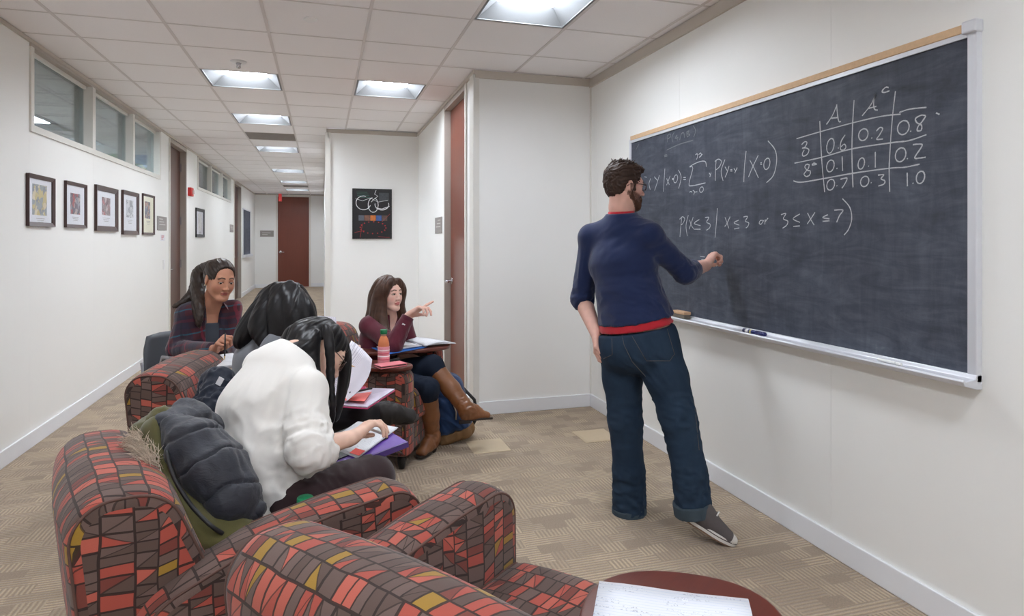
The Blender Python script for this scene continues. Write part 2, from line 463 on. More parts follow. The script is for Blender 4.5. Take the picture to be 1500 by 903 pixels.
# clerestory windows
def window(name, Wd, mull):
    w = empty(name, (XL, 0, 0)); struct(w)
    y0, y1, z0, z1 = Wd
    MB().box(-T, .012, y0, y1, z0, z0+.045).build('window_sill', M['frame_paint'], w)
    MB().box(-T, .012, y0, y1, z1-.03, z1+.004).build('window_head', M['jamb'], w)
    MB().box(-T, .012, y0, y0+.045, z0+.045, z1-.03).build('window_jamb', M['frame_paint'], w)
    MB().box(-T, .012, y1-.05, y1, z0+.045, z1-.03).build('window_jamb', M['frame_paint'], w)
    edges = [y0+.045]
    for m in mull:
        MB().box(-T, .012, m-.035, m+.035, z0+.045, z1-.03).build('mullion', M['frame_paint'], w); edges += [m-.035, m+.035]
    edges.append(y1-.05)
    for a, b in zip(edges[::2], edges[1::2]):
        MB().box(-.062, -.056, a, b, z0+.045, z1-.03).build('pane', M['pane'], w)
        MB().box(-.055, -.035, a, b, z1-.055, z1-.03).build('glazing_bead', M['frame_paint'], w)
        MB().box(-.055, -.04, a, b, z0+.045, z0+.06).build('glazing_bead', M['frame_paint'], w)
    return w
window('window_1', W1, [6.115, 7.29]); window('window_2', W2, [12.02, 13.27])
# doors of the left wall
def door_left(name, Dd):
    d = empty(name, (XL, 0, 0)); struct(d); y0, y1, z0, z1 = Dd
    MB().box(-T, .014, y0, y0+.04, 0, z1).build('door_jamb', M['frame_paint'], d)
    MB().box(-T, .014, y1-.05, y1, 0, z1).build('door_jamb', M['jamb'], d)
    MB().box(-T, .014, y0+.04, y1-.05, z1-.05, z1).build('door_head', M['jamb'], d)
    MB().box(-.105, -.062, y0+.043, y1-.053, .008, z1-.053).build('door_leaf', M['door_wood_dark'], d)
    for z in (.35, 1.05, 1.65, 2.4): MB().box(-.06, -.045, y1-.085, y1-.05, z-.055, z+.055).build('hinge', M['steel'], d)
    MB().tube([(-.06,y0+.1,1.0),(-.0,y0+.1,1.0),(0.0,y0+.2,1.0)], .011, 10).build('door_handle', M['chrome'], d, True)
    return d
door_left('door_1', D1); door_left('door_2', D2)
# offices seen through the clerestory glass
of = struct(MB().box(XL-5.0, XL-T, 2.0, 16.0, ZC, ZC+.04).build('ceiling_office', M['tile']))
for y in [3.1+.6*i for i in range(21)]: MB().box(XL-5, XL-T, y-.012, y+.012, ZC-.006, ZC).build('grid_bar', M['tbar'], of)
for i in range(8): MB().box(XL-.5-.6*i-.012, XL-.5-.6*i+.012, 2, 16, ZC-.008, ZC).build('grid_bar', M['tbar'], of)
wallbox('wall_office_back', XL-5.1, XL-5.0, 2, 16, 0, ZC); wallbox('wall_office_near', XL-5, XL-T, 1.9, 2, 0, ZC)
wallbox('wall_office_middle', XL-5, XL-T, 9.3, 9.4, 0, ZC); wallbox('wall_office_far', XL-5, XL-T, 16, 16.1, 0, ZC)
for k, (x, y, lab) in enumerate([(-3.9, 6.0, 'ceiling light in the office behind the first clerestory pane'), (-3.2, 8.1, 'ceiling light in the office behind the middle clerestory pane'), (-3.4, 13.0, 'ceiling light in the office behind the far clerestory panes')]):
    t = empty('office_light', (x, y, ZC)); tag(t, lab, 'ceiling light', 'office ceiling lights')
    MB().box(-.3,.3,-.3,.3,-.012,-.002).build('light_frame', M['reflector'], t); MB().box(-.24,.24,-.24,.24,-.018,-.012).build('diffuser', M['lamp_dim'], t)
# right wall with the blackboard
wr = wallbox('wall_right', XR+.008, XR+T, YB, YF+.1, 0, ZC)
pr = [YB, -2.643, -1.423, -.203, 1.017, 2.237, 3.457, 4.677, YF]
for a, b in zip(pr[:-1], pr[1:]): MB().box(XR, XR+.009, a+.0006, b-.0006, 0, ZC).build('wall_panel', M['wallpanel'], wr)
wf = wallbox('wall_front', XD, XR, YF, YF+.1, 0, ZC)
wallbox('wall_back', XL-.1, XR+.1, YB-.1, YB, 0, ZC)
# side wall with the brown door
DR = (5.09, 6.06)
dw = MB().box(XD, XD+.1, YF+.1, DR[0], 0, ZC).box(XD, XD+.1, DR[1], YP, 0, ZC).box(XD, XD+.1, DR[0], DR[1], 2.68, ZC)
struct(dw.build('wall_side', M['wall']))
wallbox('wall_side_closet', XD+.1, XD+.2, YF+.1, YP, 0, ZC)
d3 = empty('door_3', (XD, 0, 0)); struct(d3)
MB().box(-.014, .1, DR[0], DR[0]+.045, 0, 2.68).build('door_jamb', M['frame_paint'], d3)
MB().box(-.014, .1, DR[1]-.045, DR[1], 0, 2.68).build('door_jamb', M['jamb'], d3)
MB().box(-.014, .1, DR[0]+.045, DR[1]-.045, 2.635, 2.68).build('door_head', M['jamb'], d3)
MB().box(.045, .088, DR[0]+.047, DR[1]-.047, .008, 2.633).build('door_leaf', M['door_wood'], d3)
MB().tube([(.05,5.93,.99),(-.015,5.93,.99),(-.022,5.92,.99),(-.022,5.80,.99)], .0125, 10).build('door_handle', M['chrome'], d3, True)
MB().lathe([(.031,0),(.031,.01),(.026,.013)], n=18).build('rose', M['chrome'], d3, True).matrix_local = Matrix.Translation((.046,5.93,.99)) @ Matrix.Rotation(-pi/2, 4, 'Y')
# wall with the poster, far corridor
wallbox('wall_poster', XC, XD+.2, YP, YP+.1, 0, ZC)
struct(MB().box(XC, XC+.1, YP+.1, YE, 0, ZC).build('wall_corridor', M['wall']))
wallbox('wall_far', XL-.2, XC+.1, YE, YE+.1, 0, ZC)
d4 = empty('door_4', (0, YE, 0)); struct(d4)
MB().box(-1.29, -1.24, -.03, 0, 0, 2.70).build('door_jamb', M['frame_paint'], d4); MB().box(-.37, -.32, -.03, 0, 0, 2.70).build('door_jamb', M['frame_paint'], d4)
MB().box(-1.24, -.37, -.03, 0, 2.65, 2.70).build('door_head', M['frame_paint'], d4)
MB().box(-1.235, -.375, -.022, -.002, .01, 2.645).build('door_leaf', M['door_wood'], d4)
MB().tube([(-1.165,-.02,1.03),(-1.165,-.07,1.03),(-1.06,-.07,1.03)], .016, 8).build('door_handle', M['chrome'], d4, True)
MB().lathe([(.04,0),(.04,.012),(.03,.016)], n=16).build('rose', M['chrome'], d4, True).matrix_local = Matrix.Translation((-1.165,-.02,1.03)) @ Matrix.Rotation(pi/2, 4, 'X')
# baseboards
BH, BT = .105, .014
def base(name, *b): struct(MB().box(*b).build(name, M['base'], bevel=.004))
def bseg(name, segs):
    m = empty(name); struct(m)
    for s in segs: MB().box(*s).build('baseboard_length', M['base'], m, bevel=.004)
bseg('baseboard_left', [(XL, XL+BT, a, b, 0, BH) for a, b in ((YB, D1[0]), (D1[1], D2[0]), (D2[1], YE))])
base('baseboard_right', XR-BT, XR, YB, YF, 0, BH); base('baseboard_front', XD, XR-BT, YF-BT, YF, 0, BH)
bseg('baseboard_side', [(XD-BT, XD, DR[1], YP, 0, BH), (XD-BT, XD, YF-BT, DR[0], 0, BH)])
base('baseboard_poster', XC, XD-BT, YP-BT, YP, 0, BH); base('baseboard_corridor', XC-BT, XC, YP-BT, YE, 0, BH)
bseg('baseboard_far', [(XL, -1.29, YE-BT, YE, 0, BH), (-.32, XC-BT, YE-BT, YE, 0, BH)])
# ceiling angle trims and corner trims
tn = [0]
def trim(*b, m='trim'):
    tn[0] += 1; struct(MB().box(*b).build('trim_%d' % tn[0], M[m]))
trim(XL, XL+.016, YB, YE, ZC-.028, ZC-.004); trim(XR-.016, XR, YB, YF, ZC-.075, ZC-.004)
trim(XD, XR-.016, YF-.016, YF, ZC-.065, ZC-.004); trim(XD-.016, XD, YF-.016, YP, ZC-.036, ZC-.004)
trim(XC, XD-.016, YP-.016, YP, ZC-.05, ZC-.004); trim(XL+.016, XC, YE-.016, YE, ZC-.03, ZC-.004)
trim(XD-.017, XD+.03, YF-.017, YF+.002, BH, ZC-.065, m='frame_paint'); trim(XD-.018, XD-.001, YF+.002, YF+.12, BH, ZC-.036, m='frame_paint')
trim(XC-.016, XC+.045, YP-.017, YP+.002, BH, ZC-.05, m='frame_paint'); trim(XR-.012, XR, YF-.012, YF, BH, ZC-.07, m='frame_paint')
# ---------------------------------------------------------------- blackboard on the right wall
BY0, BY1, BZ0, BZ1 = 1.575, 4.085, .895, 2.105
bb = empty('blackboard', (XR, 0, BZ0)); tag(bb, 'long dark slate blackboard with chalk formulas on the right wall', 'blackboard')
H_ = BZ1-BZ0
MB().box(-.018, -.002, BY0+.02, BY1-.02, .02, H_-.02).build('writing_surface', M['slate'], bb)
MB().box(-.026, 0, BY0, BY0+.034, 0, H_).build('side_rail', M['alu'], bb, bevel=.004)
MB().box(-.026, 0, BY1-.026, BY1, 0, H_).build('side_rail', M['alu'], bb, bevel=.004)
MB().box(-.026, 0, BY0+.034, BY1-.026, H_-.03, H_-.012).build('top_rail', M['alu'], bb)
MB().box(-.03, 0, BY0+.034, BY1-.026, H_-.012, H_+.018).build('cork_strip', M['cork'], bb, bevel=.003)
MB().box(-.04, 0, BY0-.006, BY0+.045, H_-.02, H_+.024).build('corner_cap', M['alu'], bb, bevel=.006)
tr = MB()
prof = [(0,.028),(-.026,.028),(-.032,.014),(-.075,.008),(-.082,.016),(-.086,.008),(-.08,-.006),(-.02,-.022),(0,-.022)]
tr.add([(x,y,z) for y in (BY0, BY1) for x, z in prof], [tuple(range(9)), tuple(range(17,8,-1))]+[(i,(i+1) % 9,9+(i+1) % 9,9+i) for i in range(9)])
tr.build('chalk_tray', M['alu'], bb, bevel=.002)
# writing: pen strokes laid on the slate (each list: points of one stroke, in picture units of that block)
def ribbon(mb, pts, w, o, k):
    P = []
    for a, b in pts:
        q = atx(o[0]+a/k, o[1]+b/k, XR-.0186); P.append(Vector((q.y, q.z-BZ0)))
    if len(P) > 2:                                           # Catmull-Rom so strokes are round
        Q = []
        for i in range(len(P)-1):
            p0, p1, p2, p3 = P[max(i-1,0)], P[i], P[i+1], P[min(i+2,len(P)-1)]
            for j in range(5):
                t = j/5; Q.append(.5*((2*p1)+(p2-p0)*t+(2*p0-5*p1+4*p2-p3)*t*t+(3*p1-p0-3*p2+p3)*t**3))
        Q.append(P[-1]); P = Q
    elif len(P) == 2: P = [P[0].lerp(P[1], j/6) for j in range(7)]
    vs = []; n = len(P)
    for i, p in enumerate(P):
        t = P[min(i+1,n-1)]-P[max(i-1,0)]; t = t.normalized() if t.length > 1e-9 else Vector((1,0))
        nn = Vector((-t.y, t.x))*w*(.75+.4*random.random())
        vs += [(-.0191, p.x+nn.x, p.y+nn.y), (-.0191, p.x-nn.x, p.y-nn.y)]
    mb.add(vs, [(2*i, 2*i+1, 2*i+3, 2*i+2) for i in range(n-1)])
def writing(name, m, strokes, w, o, k):
    mb = MB()
    for st in strokes: ribbon(mb, st, w, o, k)
    w_ = mb.build(name, M[m], bb); w_['kind'] = 'stuff'; return w_
def O(cx, cy, rx, ry, tilt=.15):
    return [(cx+rx*math.cos(a)+tilt*ry*math.sin(a), cy-ry*math.sin(a)) for a in [pi/2+.2+2*pi*i/9 for i in range(10)]]
oA, kA = (1140,120), 5.0167
table = [[(135,418),(305,368),(545,302),(760,253),(900,238)], [(890,225),(970,200),(1090,188)], [(120,598),(315,556),(545,492),(830,448),(960,432),(1090,388)],
 [(112,728),(170,738),(330,712),(550,672),(820,635),(930,628),(1040,605)],
 [(306,288),(312,420),(322,600),(342,810)], [(558,135),(548,300),(542,520),(550,775)], [(862,68),(842,240),(826,440),(816,640),(820,808)],
 [(355,313),(400,245),(432,168)], [(430,166),(436,240),(446,290),(462,291)], [(384,268),(442,262)],
 [(617,250),(680,170),(720,88)], [(718,88),(702,150),(708,200),(732,208)], [(662,196),(722,180)],
 [(812,42),(790,40),(764,68),(780,78),(818,66)],
 [(172,462),(196,440),(212,448),(196,480),(176,488),(204,486),(226,500),(214,532),(186,546),(178,528),(192,500)],
 [(232,612),(210,606),(196,626),(214,650),(236,656),(232,684),(208,696),(190,680),(204,658),(222,636),(228,612)], [(282,604),(262,598),(250,612),(284,606)],
 O(384,470,26,55), [(440,484),(444,490)], [(492,390),(462,440),(458,494),(480,502),(498,480),(486,458),(462,478)],
 O(626,388,34,44), [(686,410),(690,416)], [(722,362),(748,336),(768,346),(744,392),(724,422),(770,420)],
 O(920,336,42,52), [(972,360),(977,366)], [(1084,248),(1050,246),(1010,270),(1020,300),(1054,320),(1050,356),(1022,358),(1030,326),(1060,290),(1086,250)],
 O(384,618,27,44), [(430,634),(434,640)], [(470,548),(474,655)], O(611,600,23,42), [(662,618),(666,622)], [(714,515),(714,630)],
 O(900,536,38,52), [(948,562),(952,568)], [(990,462),(1050,458),(1054,478),(1004,556),(1040,560),(1084,554)],
 O(386,756,28,40), [(430,762),(434,766)], [(458,716),(506,708),(490,750),(468,782)],
 O(636,732,30,38), [(682,740),(686,744)], [(734,686),(776,684),(756,712),(784,728),(776,752),(736,766)],
 [(948,668),(950,768)], [(988,744),(994,748)], O(1046,702,30,46), [(1160,228),(1186,240)]]
writing('chalk_table', 'chalk', table, .0027, oA, kA)
oB, kB = (930,170), 6.45
form = [[(92,575),(112,580)], [(150,590),(134,640),(146,698)], [(184,575),(212,608)], [(232,560),(205,650),(186,705)], [(284,498),(270,715)], [(300,590),(326,650)], [(334,566),(300,655)], [(352,592),(368,590)], [(352,602),(368,602)],
 O(386,594,18,38), [(412,510),(438,580),(414,685)], [(458,582),(482,580)], [(458,602),(482,600)],
 [(676,480),(664,430),(600,436),(518,480),(548,492),(512,640),(540,660),(668,632)], [(572,368),(590,358),(592,386),(582,412)], [(604,366),(620,350),(630,372),(608,392),(640,360)],
 [(516,722),(530,714),(542,722)], [(548,704),(566,716),(556,742)], [(570,720),(590,716)], O(630,696,18,26), [(702,538),(714,556)], [(722,534),(708,578)],
 [(768,424),(762,520),(760,612)], [(756,430),(790,408),(818,430),(800,480),(766,510)], [(852,412),(816,520),(834,612)], [(852,480),(872,516)], [(890,474),(870,540),(852,580)], [(904,508),(920,506)], [(904,520),(922,520)], [(936,496),(952,518)], [(968,488),(944,540)],
 [(1052,330),(1036,480),(1030,625)], [(1088,420),(1130,500),(1168,585)], [(1166,372),(1110,490),(1074,578)], [(1186,444),(1200,442)], [(1186,458),(1202,456)], O(1248,452,28,54),
 [(1258,235),(1325,320),(1340,430),(1310,560),(1244,630)]]
writing('chalk_formula', 'chalk', form, .0026, oB, kB)
faint = [[(310,180),(306,250)], [(306,186),(334,170),(338,196),(312,218)], [(372,156),(350,200),(360,246)], [(378,216),(396,180)], [(396,180),(402,232)], [(384,212),(410,204)], [(424,226),(440,170),(462,160),(470,206)], [(490,150),(494,200)], [(488,152),(512,140),(500,168),(520,176),(494,200)], [(552,92),(574,140),(556,200)],
 [(302,322),(420,268),(550,230)], [(276,372),(304,366)], [(280,384),(308,378)], [(36,268),(10,320)]]
writing('chalk_faint_formula', 'chalk_faint', faint, .003, oB, kB)
oC, kC = (980,280), 5.357
line = [[(100,206),(92,290),(86,360)], [(84,222),(106,202),(124,220),(108,256),(92,268)], [(152,190),(134,270),(144,354)], [(162,226),(176,270),(194,296)], [(190,206),(172,260),(158,300)], [(238,224),(198,254),(248,272)], [(196,300),(248,300)],
 [(284,208),(314,208),(296,244),(324,262),(318,290),(294,308)], [(380,136),(372,250),(362,366)], [(440,206),(456,250),(470,294)], [(480,202),(452,260),(438,278)], [(548,228),(510,250),(552,268)], [(512,298),(552,290)], [(584,204),(618,200),(600,236),(626,250),(620,276),(604,290)],
 [(738,230),(718,232),(708,254),(724,260),(738,238),(746,232)], [(756,222),(752,262)], [(752,244),(778,212)], [(880,186),(918,176),(898,218),(932,236),(924,268),(892,292)], [(1028,180),(974,218),(1028,246)], [(976,278),(1028,274)],
 [(1088,172),(1112,222),(1140,268)], [(1146,168),(1112,220),(1086,258)], [(1248,186),(1206,208),(1260,218)], [(1206,238),(1260,234)], [(1298,150),(1366,150),(1340,190),(1316,246)], [(1362,60),(1420,130),(1434,220),(1410,300),(1374,346)], [(246,514),(282,518)], [(254,538),(288,540)]]
writing('chalk_line', 'chalk', line, .0025, oC, kC)
# eraser, marker and chalk on the tray
er = empty('felt_eraser', (XR-.056, 3.35, BZ0+.0155)); tag(er, 'pale wooden felt eraser lying on the chalk tray', 'eraser')
MB().box(-.022,.022,-.07,.07,.0,.022).build('felt', mat('eraser_felt', (120,112,100), .95, var=.2, vscale=200, bmp=.5, bscale=500), er, bevel=.003)
MB().box(-.024,.024,-.072,.072,.022,.04).build('wood_back', mat('eraser_wood', (206,168,132), .6, var=.12, vscale=30, stretch=(8,1,8)), er, bevel=.004)
mk = empty('marker_pen', (XR-.056, 2.68, BZ0+.02)); mk.rotation_euler = (0,0,.03); tag(mk, 'dark blue capped marker pen on the chalk tray', 'marker')
MB().tube([(0,.075,0),(0,.02,0),(0,-.055,0)], .0105, 12).build('barrel', mat('marker_blue', (34,44,104), .4), mk, True)
MB().tube([(0,-.02,0),(0,-.078,0),(0,-.084,0)], [.0118,.0115,.008], 12).build('cap', mat('marker_cap', (24,30,88), .35), mk, True)
MB().tube([(0,.056,0),(0,.034,0)], .0109, 12).build('label_band', M['white_plastic'], mk, True)
MB().tube([(0,.024,0),(0,.012,0)], .0109, 12).build('label_band', mat('yellow_band', (200,190,120), .5), mk, True)
for nm, y, l, lab in (('chalk_stick', 1.90, .075, 'long thin white chalk stick towards the near end of the tray'), ('chalk_stub', 1.84, .022, 'short chalk stub just beside the long chalk stick')):
    tag(MB().tube([(0,-l/2,0),(0,l/2,0)], .0055, 10).build(nm, M['chalk_stick'], None, 'auto', loc=(XR-.058-.006*(nm == 'chalk_stub'), y, BZ0+.0185)), lab, 'chalk')

# ---------------------------------------------------------------- pictures, signs and small things on the walls
def print_mat(name, base, cols, scale=22, seed=0.0):
    m, nt, b = new_mat(name); co = mapping(coords('Object'), (1,1,1), (0,0,0), (seed, seed*2, seed*3))
    v = N('ShaderNodeTexVoronoi'); v.inputs['Scale'].default_value = scale; L(co, v.inputs['Vector'])
    f = X(v.outputs['Color']); sx, sy, sz = sep(v.outputs['Color'])
    n = noise(co, scale*1.5, 3)
    st = [(i/len(cols), lin(c)) for i, c in enumerate(cols)]
    L(mix(n*.2, ramp((sx*.8+n*.2).clamp(), st, 'CONSTANT'), lin(base)), b.inputs['Base Color']); b.inputs['Roughness'].default_value = .5
    return m
def picture(y0, y1, z0, z1, rail, depth, photo, pm, lab, fm='frame_wood', matc='paper'):
    y1 -= .05; depth *= .75; w, h = y1-y0, z1-z0
    p = empty('framed_photo', (XL, (y0+y1)/2, z0)); tag(p, lab, 'picture frame', 'framed photos on the left wall')
    for k, q in enumerate([((-w/2,0),(w/2,0),(w/2-rail,rail),(-w/2+rail,rail)), ((-w/2,h),(w/2,h),(w/2-rail,h-rail),(-w/2+rail,h-rail)), ((-w/2,0),(-w/2,h),(-w/2+rail,h-rail),(-w/2+rail,rail)), ((w/2,0),(w/2,h),(w/2-rail,h-rail),(w/2-rail,rail))]):
        vs = [(0.001,a,b) for a, b in q]+[(depth if i < 2 else depth*.55, a, b) for i, (a, b) in enumerate(q)]
        MB().add(vs, [(0,1,2,3),(4,5,6,7),(0,1,5,4),(1,2,6,5),(2,3,7,6),(3,0,4,7)]).build('frame_rail', M[fm], p)
    MB().box(.002,.006,-w/2+rail*.8,w/2-rail*.8,rail*.8,h-rail*.8).build('mat_board', M[matc], p)
    a0, a1, b0, b1 = photo
    MB().box(.006,.0075,-w/2+w*a0,-w/2+w*a1,h*b0,h*b1).build('photo_print', pm, p)
    for i in range(3): MB().box(.006,.007,-w*(.16-.03*i),w*(.16-.03*i),h*(b0-.07-.035*i),h*(b0-.06-.035*i)).build('caption_line', M['plaque'], p)
    MB().box(.009,.0105,-w/2+rail*.8,w/2-rail*.8,rail*.8,h-rail*.8).build('glass', M['picglass'], p)
M['cream'] = mat('cream_mat', (236,232,206), .7)
picture(4.86,5.33,1.474,1.822,.028,.03,(.2,.74,.22,.82),print_mat('photo_a',(214,196,150),[(206,190,150),(120,130,140),(190,170,90),(90,100,120),(214,200,170)],26,1),'framed group photo on the left wall, nearest of the five')
picture(5.495,5.975,1.476,1.83,.026,.028,(.26,.72,.3,.76),print_mat('photo_b',(150,110,110),[(170,50,50),(90,80,100),(150,150,160),(60,50,70),(190,170,160)],28,2),'framed photo of people in red, second picture from the near end')
picture(6.15,6.79,1.46,1.856,.045,.03,(.3,.68,.36,.76),print_mat('photo_c',(160,120,120),[(170,60,70),(120,100,100),(190,170,170),(90,40,50)],28,3),'wide-framed reddish photo, middle of the five pictures')
picture(6.90,7.49,1.435,1.868,.04,.032,(.28,.7,.4,.8),print_mat('photo_d',(170,172,176),[(190,190,192),(140,142,148),(210,210,212),(110,112,118)],28,4),'black framed pale grey photo, fourth picture along the wall','black' if False else 'frame_wood')
picture(7.625,8.153,1.44,1.886,.024,.026,(.2,.66,.4,.82),print_mat('photo_e',(120,110,110),[(170,110,80),(90,100,130),(60,60,70),(190,170,150)],28,5),'thin framed photo on cream mat beside the grey plaque','frame_wood','cream')
picture(10.60,11.33,1.423,1.878,.05,.03,(.25,.75,.25,.82),print_mat('photo_f',(230,230,226),[(236,236,232),(220,220,220),(210,205,205)],18,6),'small black framed certificate beyond the open dark doorway','black')
def sign(name, x, y0, y1, z0, z1, lab, side, cat='sign', lines=3):
    s = empty(name, (x, (y0+y1)/2, z0)); tag(s, lab, cat); w, h = y1-y0, z1-z0; d = .008*side
    a, b = sorted((.001*side, d)); MB().box(a, b, -w/2, w/2, 0, h).build('plate', M['plaque'], s, bevel=.0015)
    for i in range(lines):
        a, b = sorted((d, d+.0012*side)); MB().box(a, b, -w*.32, w*(.05+.27*((i*7) % 3)/2), h*(.78-.2*i), h*(.84-.2*i)).build('lettering', M['plaque_text'], s)
sign('room_sign', XL, 8.27, 8.73, 1.50, 1.665, 'grey room sign plaque beside the first dark doorway', 1)
sign('room_sign', XL, 14.35, 14.86, 1.55, 1.71, 'far small grey room sign past the certificate on the left wall', 1)
sign('room_sign', XD, 6.21, 6.60, 1.45, 1.615, 'grey room sign plaque beside the tall brown side door', -1)
c = empty('notice_card', (XL, 8.545, 1.372)); tag(c, 'tiny white printed card below the grey plaque on the left wall', 'card')
MB().box(.001,.003,-.1,.1,0,.075).build('card', M['paper'], c)
for i in range(3): MB().box(.003,.0036,-.07,.02+.02*i,.018+.018*i,.026+.018*i).build('lettering', M['red_plastic'], c)
sw = empty('light_switch', (XL, 8.60, 1.02)); tag(sw, 'small white switch plate low beside the first dark doorway', 'switch')
MB().box(.001,.008,-.04,.04,0,.12).build('plate', M['white_plastic'], sw, bevel=.002); MB().box(.008,.014,-.012,.012,.04,.08).build('rocker', M['white_plastic'], sw)
s = empty('room_sign', (-1.535, YE, 1.48)); tag(s, 'wide grey sign plaque left of the far brown door', 'sign')
MB().box(-.185,.185,-.01,-.001,0,.18).build('plate', M['plaque'], s)
for i in range(2): MB().box(-.13,.02+.08*i,-.0115,-.01,.05+.05*i,.07+.05*i).build('lettering', M['plaque_text'], s)
al = empty('fire_alarm', (XL, 10.12, 2.02)); tag(al, 'red fire alarm strobe box high beyond the first dark doorway', 'fire alarm')
MB().box(.001,.05,-.09,.09,0,.125).build('housing', M['red_plastic'], al, bevel=.008); MB().box(.05,.085,-.035,.035,.035,.085).build('strobe_lens', M['white_plastic'], al, bevel=.008)
ex = empty('exit_sign', (-1.12, 18.6, ZC)); tag(ex, 'small red exit sign hanging from the ceiling before the far door', 'exit sign')
MB().box(-.012,.012,-.012,.012,-.06,-.001).build('stem', M['white_plastic'], ex); MB().box(-.04,.04,-.09,.09,-.26,-.05).build('sign_box', mat('exit_red', (196,60,58), .4, emis=((200,50,50), .15)), ex, bevel=.008)
# small blackboard far down the corridor
fb = empty('small_blackboard', (XL, 0, .985)); tag(fb, 'small grey blackboard far down the corridor on the left', 'blackboard')
MB().box(.001,.012,16.56,18.14,.03,1.17).build('writing_surface', M['slate'], fb)
for b in ((.0,.02,16.52,16.57,0,1.18),(.0,.02,18.13,18.18,0,1.18),(.0,.02,16.57,18.13,1.15,1.18)): MB().box(*b).build('frame_rail', M['alu'], fb)
MB().box(0,.08,16.52,18.18,-.03,.03).build('chalk_tray', M['alu'], fb)
# black poster with white and red drawings
po = empty('poster', (.584, YP, 1.40)); tag(po, 'black framed poster with white loops and red dotted ring on the end wall', 'poster')
pw, ph = .232, .602
MB().box(-pw,pw,-.02,-.001,0,ph).build('backing', mat('poster_black', (26,27,31), .35, var=.25, vscale=14), po)
for b in ((-pw-.004,pw+.004,-.026,-.001,-.004,.008),(-pw-.004,pw+.004,-.026,-.001,ph-.008,ph+.004),(-pw-.004,-pw+.008,-.026,-.001,.008,ph-.008),(pw-.008,pw+.004,-.026,-.001,.008,ph-.008)): MB().box(*b).build('frame_rail', M['black'], po)
def pstroke(name, pts, r, m):
    MB().tube([(a*pw, -.0215, b*ph) for a, b in pts], r, 5).build(name, m, po)
wm = mat('poster_white', (222,224,226), .6); rm = mat('poster_red', (170,44,48), .6); gm = mat('poster_green', (52,92,80), .6)
def arc(cx, cy, rx, ry, a0, a1, n=14): return [(cx+rx*math.cos(math.radians(a0+(a1-a0)*i/n)), cy+ry*math.sin(math.radians(a0+(a1-a0)*i/n))) for i in range(n+1)]
pstroke('loop_line', arc(-.45,.72,.38,.14,70,340), .0042, wm); pstroke('loop_line', arc(.05,.68,.26,.15,100,430), .0042, wm); pstroke('loop_line', arc(.5,.69,.36,.11,170,380), .0042, wm)
pstroke('loop_line', [(.2,.98),(.12,.9),(.3,.86),(.1,.8),(-.05,.74)], .0035, wm); pstroke('loop_line', [(-.85,.8),(-.5,.76),(-.1,.82),(.3,.74),(.8,.78)], .0025, wm); pstroke('loop_line', [(.2,.62),(.5,.6),(.9,.66),(.6,.58)], .0045, wm)
for i in range(16):
    a = math.radians(200+i*360/16); x, y = .05+.66*math.cos(a), .22+.12*math.sin(a)
    MB().lathe([(.0,0),(.008,0),(.008,.002)], n=8).build('red_dot', rm, po).matrix_local = Matrix.Translation((x*pw,-.0205,y*ph)) @ Matrix.Rotation(pi/2, 4, 'X')
for a, b in (((-.5,.3),(-.62,.02)), ((-.9,.12),(-.4,.16)), ((.5,.34),(.92,.5)), ((.3,.04),(.9,.02))): pstroke('red_line', [a, b], .002, rm)
for i, c in enumerate([(86,92,104),(120,84,70),(190,110,50),(60,90,150),(90,70,64)]):
    MB().box((-.7+.3*i)*pw,(-.42+.3*i)*pw,-.0225,-.02,.36*ph,.47*ph).build('photo_strip', mat('poster_photo_%d' % i, c, .5, var=.5, vscale=40), po)
for i in range(4): MB().box((-.8+.02*i)*pw,(-.25+.05*i)*pw,-.0215,-.02,(.93-.035*i)*ph,(.942-.035*i)*ph).build('green_text', gm, po)
MB().box(.36*pw,.86*pw,-.0215,-.02,.76*ph,.93*ph).build('sketch_panel', mat('poster_sketch', (70,74,78), .6, var=.6, vscale=60), po)
# colourful print in the office behind the third pane
q = atx(196, 240, XL-.1)
op = empty('office_print', (0,0,0)); tag(op, 'bright blue and green landscape print behind the third clerestory pane', 'print')
MB().box(-2.75,-2.0,9.28,9.299,2.05,2.50).build('print', print_mat('landscape', (90,140,150), [(80,130,190),(110,160,200),(90,150,70),(60,110,60),(190,180,90)], 9, 3), op)
# floor plates
for nm, cx, cy, lab in (('floor_plate', 1.06, 4.07, 'cream square floor plate in the carpet near the pointing boot'), ('floor_plate', 1.84, 4.065, 'cream square floor plate in the carpet behind the standing man')):
    f = empty(nm, (cx, cy, 0)); tag(f, lab, 'floor plate')
    MB().box(-.125,.125,-.13,.13,.0,.004).build('rim', M['platec'], f, bevel=.0015); MB().box(-.108,.108,-.113,.113,.004,.0055).build('lid', M['platec'], f, bevel=.001)
# ---------------------------------------------------------------- upholstered armchairs
def rounded(poly, rads, seg=6):
    """polygon with rounded corners -> list of points"""
    out = []; n = len(poly)
    for i, p in enumerate(poly):
        p = Vector(p); a = Vector(poly[i-1])-p; b = Vector(poly[(i+1) % n])-p; r = rads[i]
        if r <= 0: out.append(tuple(p)); continue
        ang = a.angle(b); t = min(r/math.tan(ang/2), a.length*.49, b.length*.49); r2 = t*math.tan(ang/2)
        c = p+(a.normalized()+b.normalized()).normalized()*(r2/math.sin(ang/2))
        s0 = p+a.normalized()*t-c; s1 = p+b.normalized()*t-c; w = s0.angle_signed(s1)
        for k in range(seg+1):
            v = s0.copy(); v.rotate(Matrix.Rotation(-w*k/seg, 2)); out.append(tuple(c+v))
    return out
def densify(pts, step=.05):
    out = []; n = len(pts)
    for i in range(n):
        a, b = Vector(pts[i]), Vector(pts[(i+1) % n]); m = max(1, int((b-a).length/step))
        out += [tuple(a.lerp(b, k/m)) for k in range(m)]
    return out
